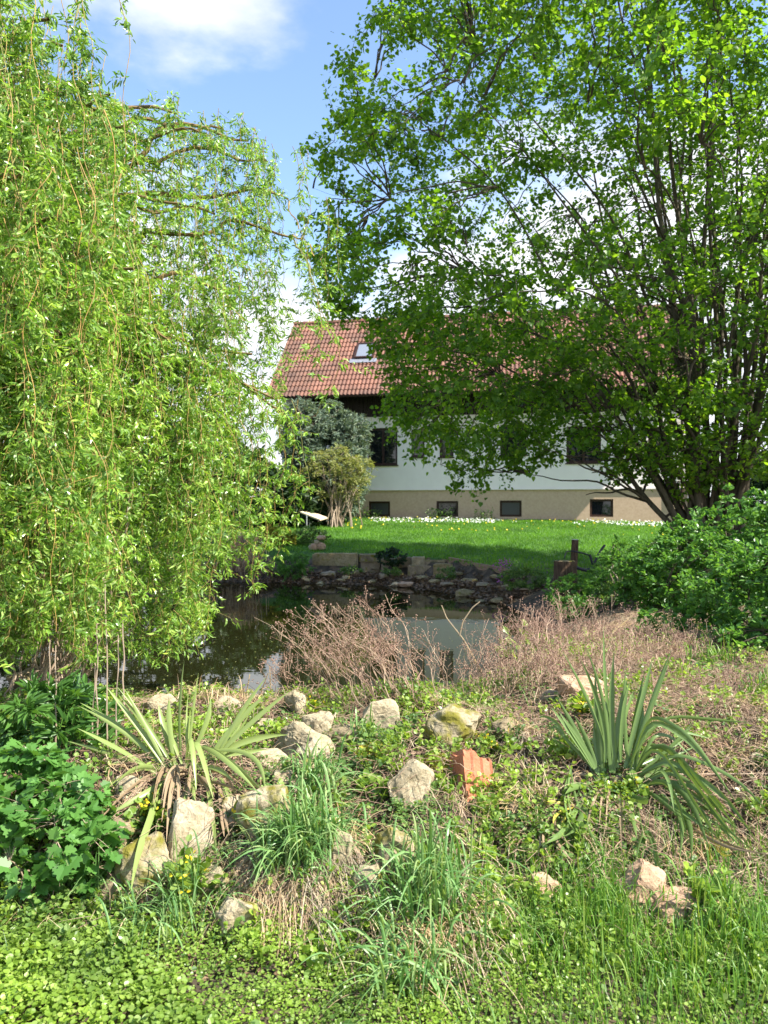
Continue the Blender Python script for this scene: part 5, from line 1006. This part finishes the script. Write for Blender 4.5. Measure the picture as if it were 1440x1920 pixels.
# taller leafy sprigs and tangled reddish twigs
k = (rg.random(len(x)) < .02 * sstep(fbm(x, y, 2.3, 31), .42, .6) * (1 - .4 * sstep(x, .8, 1.5) * sstep(y, 3.3, 3.8))) & off_stones(x, y, .9) & wet(x, y) & (y > 2.6); b = np.c_[x[k], y[k], hgt(x[k], y[k])]; n = len(b); e = b + np.c_[rg.normal(0, .03, (n, 2)), rg.uniform(.04, .13, n)]; sl = MB(); print('sprigs', n)
sprays(sl, sl, b, e, 10, T_OVAL, .021, r0=.0015, spread=.012, flat=1.3, wscale=1.25, tipbias=.2, droop=0); o = sl.build('leafy_weeds', M['cover']); tag(o, 'small leafy weeds sprouting between the stones', 'weeds', kind='stuff')
k = (rg.random(len(x)) < .034 * (sstep(fbm(x, y, 1.9, 44), .5, .64) + .9 * sstep(x, .8, 1.5) * sstep(y, 3.3, 3.8))) & wet(x, y) & (y > 2.8); b = np.c_[x[k], y[k], hgt(x[k], y[k])]; n = len(b); a = rg.uniform(0, 6.28, n); l_ = rg.uniform(.08, .3, n); e = b + np.c_[np.cos(a) * l_, np.sin(a) * l_, rg.uniform(.0, .09, n)]; e[:, 2] = np.maximum(e[:, 2], hgt(e[:, 0], e[:, 1]))
C = wiggle(bez(b, (b + e) / 2 + np.c_[rg.normal(0, .03, (n, 2)), rg.uniform(.02, .09, n)], e, 8), .01); o = MB().add(*tubes(C, np.full((n, 8), .0011), 3)).build('dry_twigs', M['redstalk']); tag(o, 'tangle of thin reddish dry twigs over the bank', 'twigs', kind='stuff'); print('twigs', n)
# litter
k = (rg.random(len(x)) < .09) & wet(x, y) & (y > 2.6); xx, yy = x[k], y[k]; n = len(xx); lt = MB()
inst(lt, T_OVAL, np.c_[xx, yy, hgt(xx, yy) + rg.uniform(0, .012, n)], rg.normal(0, 1, (n, 3)) * A(1, 1, .2), nrm(A(0, 0, 1) + rg.normal(0, .4, (n, 3))), rg.uniform(.012, .035, n))
xs_, ys_ = rg.uniform(-6, 4, 60000), rg.uniform(13, 17.8, 60000); sd_ = pond_sd(xs_, ys_); kk = (sd_ > .0) & (sd_ < 1.1); xx, yy = xs_[kk], ys_[kk]; n = len(xx)
inst(lt, T_OVAL, np.c_[xx, yy, hgt(xx, yy) + rg.uniform(0, .03, n)], rg.normal(0, 1, (n, 3)) * A(1, 1, .2), nrm(A(0, 0, 1) + rg.normal(0, .4, (n, 3))), rg.uniform(.04, .09, n))
o = lt.build('leaf_litter', M['litter']); tag(o, 'brown fallen leaves on the bank and the far shore', 'leaf litter', kind='stuff')
# lawn blades
xs_, ys_ = rg.uniform(-14, 16, 420000), 11 + 17.5 * rg.random(420000) ** 1.0; sd_ = pond_sd(xs_, ys_); kk = (sd_ > 1.15) & (np.abs(xs_) < ys_ * .53) & (xs_ > -4 - 0 * ys_); xx, yy = xs_[kk], ys_[kk]; n = len(xx); print('lawn', n)
bladestuff('lawn_grass', xx, yy, rg.uniform(.03, .075, n) * (1 + .6 * vnoise(xx, yy, 1.3, 6)), .011, M['lawn'], 'mown green lawn between the pond and the house', 'lawn', nseg=3)
# flowers along the house
n = 1300; s_ = rg.uniform(2.6, 14.5, n); dd = rg.uniform(-1.9, -.3, n); fx = P0[0] + s_ * math.cos(TH) + dd * math.sin(TH); fy = P0[1] - s_ * math.sin(TH) + dd * math.cos(TH); fl = MB()
kf = vnoise(fx, fy, 1.1, 40) > .38; fx, fy = fx[kf], fy[kf]; n = len(fx); inst(fl, T_DISC, np.c_[fx, fy, hgt(fx, fy) + rg.uniform(.03, .09, n)], rg.normal(0, 1, (n, 3)), nrm(A(0, -.6, .8) + rg.normal(0, .3, (n, 3))), rg.uniform(.02, .055, n)); o = fl.build('daisies', M['daisy']); tag(o, 'white daisies along the foot of the house', 'flowers', kind='stuff')
n = 170; s_ = rg.uniform(1, 15, n); dd = -.8 - 5 * rg.random(n) ** 2; fx = P0[0] + s_ * math.cos(TH) + dd * math.sin(TH); fy = P0[1] - s_ * math.sin(TH) + dd * math.cos(TH); fl = MB()
inst(fl, T_DISC, np.c_[fx, fy, hgt(fx, fy) + rg.uniform(.06, .13, n)], rg.normal(0, 1, (n, 3)), nrm(A(0, -.6, .8) + rg.normal(0, .3, (n, 3))), rg.uniform(.03, .05, n)); o = fl.build('dandelions', M['yellow']); tag(o, 'yellow dandelions dotted over the far edge of the lawn', 'flowers', kind='stuff')
# plants against the plinth
pl = MB(); n = 1500; s_ = rg.uniform(3, 8.5, n); dd = -.12 - .3 * rg.random(n); fx = P0[0] + s_ * math.cos(TH) + dd * math.sin(TH); fy = P0[1] - s_ * math.sin(TH) + dd * math.cos(TH); hh_ = (vnoise(s_, s_ * 0, 1.4, 5) > .5) * rg.random(n) ** 2 * .4
inst(pl, T_OVAL, np.c_[fx, fy, hgt(fx, fy) + hh_], rg.normal(0, 1, (n, 3)), sph(n), .09, 0, .5); o = pl.build('border_plants', M['herb']); tag(o, 'low fern-like border plants against the beige plinth', 'border plants', kind='stuff')
# moss cushions
for i, (px, row, sz, lab) in enumerate([(700, 1425, .10, 'yellow-green moss cushion left of the slanted cream stone'), (820, 1440, .09, 'bright yellow moss cushion left of the orange brick'), (488, 1560, .10, 'yellow moss cushion below the left yucca'), (735, 1655, .07, 'yellow moss cushion on the central stone'), (880, 1385, .06, 'small moss cushion on the broad flat stone'), (690, 1700, .07, 'ochre moss cushion beside the spiky tuft'), (440, 1700, .06, 'moss cushion on the low stone near the bottom')]):
    g0 = G(px, row); n = 900; u = sph(n); u[:, 2] = np.abs(u[:, 2]); pos = g0 + A(0, 0, -.01) + u * A(sz, sz * .8, sz * .75) * rg.uniform(.8, 1.08, (n, 1)); mb = MB()
    inst(mb, T_OVAL, pos, u + rg.normal(0, .5, u.shape), sph(n), rg.uniform(.008, .018, n)); C_, F_ = rock('x', g0, (sz * 1.7, sz * 1.4, sz * 1.3), None, 40 + i, build=False, sink=.5); mb.add(C_ + g0, F_)
    tag(mb.build('moss_cushion', M['moss']), lab, 'moss', 'moss cushions')
wf = MB()
for (sx, sy, sr) in STONES:
    n = 34; a = rg.uniform(np.pi * .9, np.pi * 2.1, n); b = np.c_[sx + np.cos(a) * sr * rg.uniform(.7, 1.2, n), sy + np.sin(a) * sr * rg.uniform(.6, 1.1, n), np.zeros(n)]; b[:, 2] = hgt(b[:, 0], b[:, 1]) - .01
    kk = rg.random(n) < .75; b = b[kk]; n = len(b); sprays(wf, wf, b, b + np.c_[rg.normal(0, .025, (n, 2)), rg.uniform(.03, .09, n)], 8, T_OVAL, .02, r0=.0013, spread=.012, flat=1.2, wscale=1.2, tipbias=.1, droop=0)
tag(wf.build('stone_weeds', M['herb']), 'small green weeds crowding round the feet of the stones', 'weeds', kind='stuff')
# yellow flowering plants
for i, (px, row, h_, lab) in enumerate([(350, 1700, .22, 'yellow dead-nettle with white-flecked leaves below the left yucca'), (275, 1560, .14, 'yellow dead-nettle in the left yucca'), (512, 1570, .12, 'yellow flower spike beside the tall blue-green grass'), (595, 1345, .12, 'yellow-flowered clump at the pond rim above the small cream stone'), (935, 1420, .10, 'yellow flower right of the mossy broad stone'), (1100, 1345, .10, 'yellow flower in front of the pink sandstone'), (1165, 1495, .08, 'yellow flower under the right yucca'), (700, 1500, .10, 'leafy green sprout left of the slanted cream stone'), (1070, 1430, .12, 'pale-leaved sprout left of the right yucca'), (1310, 1710, .14, 'white-flecked sprout over the reddish stones')]):
    g0 = G(px, row); e = empty('dead_nettle', g0); tag(e, lab, 'plant', 'dead-nettles on the bank'); ns_ = 9; b = g0 + rg.normal(0, .03, (ns_, 3)) * A(1, 1, 0); tp = b + rg.normal(0, .05, (ns_, 3)) * A(1, 1, 0) + np.c_[np.zeros((ns_, 2)), rg.uniform(.5, 1.05, ns_) * h_]
    tm = MB(); lm = MB(); sprays(lm, tm, b, tp, 13, T_OVAL, .034, r0=.0022, spread=.01, flat=1.2, wscale=1.2, tipbias=.15); worldchild(tm.build('stems', M['grass']), e); worldchild(lm.build('leaves', M['cover']), e)
    if 'yellow' in lab:
        fm = MB(); m2 = 26; pp_ = tp[rg.integers(0, ns_, m2)] * 1 + rg.normal(0, .012, (m2, 3)) - np.c_[np.zeros((m2, 2)), rg.random(m2) * .03]; inst(fm, T_OVAL, pp_, sph(m2), sph(m2), .02, 0, .8); worldchild(fm.build('flowers', M['yellow']), e)
# purple flowers at far shore
for px, row, lab in ((942, 1068, 'purple flowers beside the timber edging'), (950, 1098, 'purple flowers just behind the dried herbs')):
    g0 = G(px, row); n = 60; mb = MB(); inst(mb, T_OVAL, g0 + A(0, 0, .1) + rg.normal(0, .09, (n, 3)) * A(1, 1, .7), sph(n), sph(n), .045); o = mb.build('purple_flower', M['purple']); tag(o, lab, 'flowers', 'purple flower clumps')
# broad pale leaves behind dried herbs
for px, row, lab in ((985, 1150, 'pale green rosette left among the dried herbs'), (1030, 1155, 'pale green rosette right among the dried herbs')):
    p = P(px, row, 7.6); p[2] = hgt(p[0], p[1]); e = empty('leaf_rosette', p); tag(e, lab, 'plant', 'pale rosettes'); n = 34; a = rg.uniform(0, 6.28, n); lm = MB(); d_ = np.c_[np.cos(a), np.sin(a), rg.uniform(.4, 1.4, n)]; tm = MB(); s0 = np.repeat(p[None], n, 0); s1 = s0 + nrm(d_) * rg.uniform(.15, .42, (n, 1)); C = bez(s0, (s0 + s1) / 2, s1, 4); tm.add(*tubes(C, np.full((n, 4), .003), 3)); inst(lm, T_OVAL, s1, d_, sph(n), .1, 0, .9)
    worldchild(tm.build('stems', M['grass']), e); worldchild(lm.build('leaves', M['cover']), e)
# debris on the water
n = 700; xx, yy = rg.uniform(-4, 1.5, n), rg.uniform(6.8, 10, n); kk = pond_sd(xx, yy) < -.02; xx, yy = xx[kk], yy[kk]; n = len(xx); mb = MB(); inst(mb, T_OVAL, np.c_[xx, yy, np.full(n, .004)], rg.normal(0, 1, (n, 3)) * A(1, 1, 0), np.tile(A(0, 0, 1), (n, 1)), rg.uniform(.006, .022, n)); o = mb.build('floating_debris', M['olive']); tag(o, 'tiny yellowish leaf specks floating on the pond', 'debris', kind='stuff')
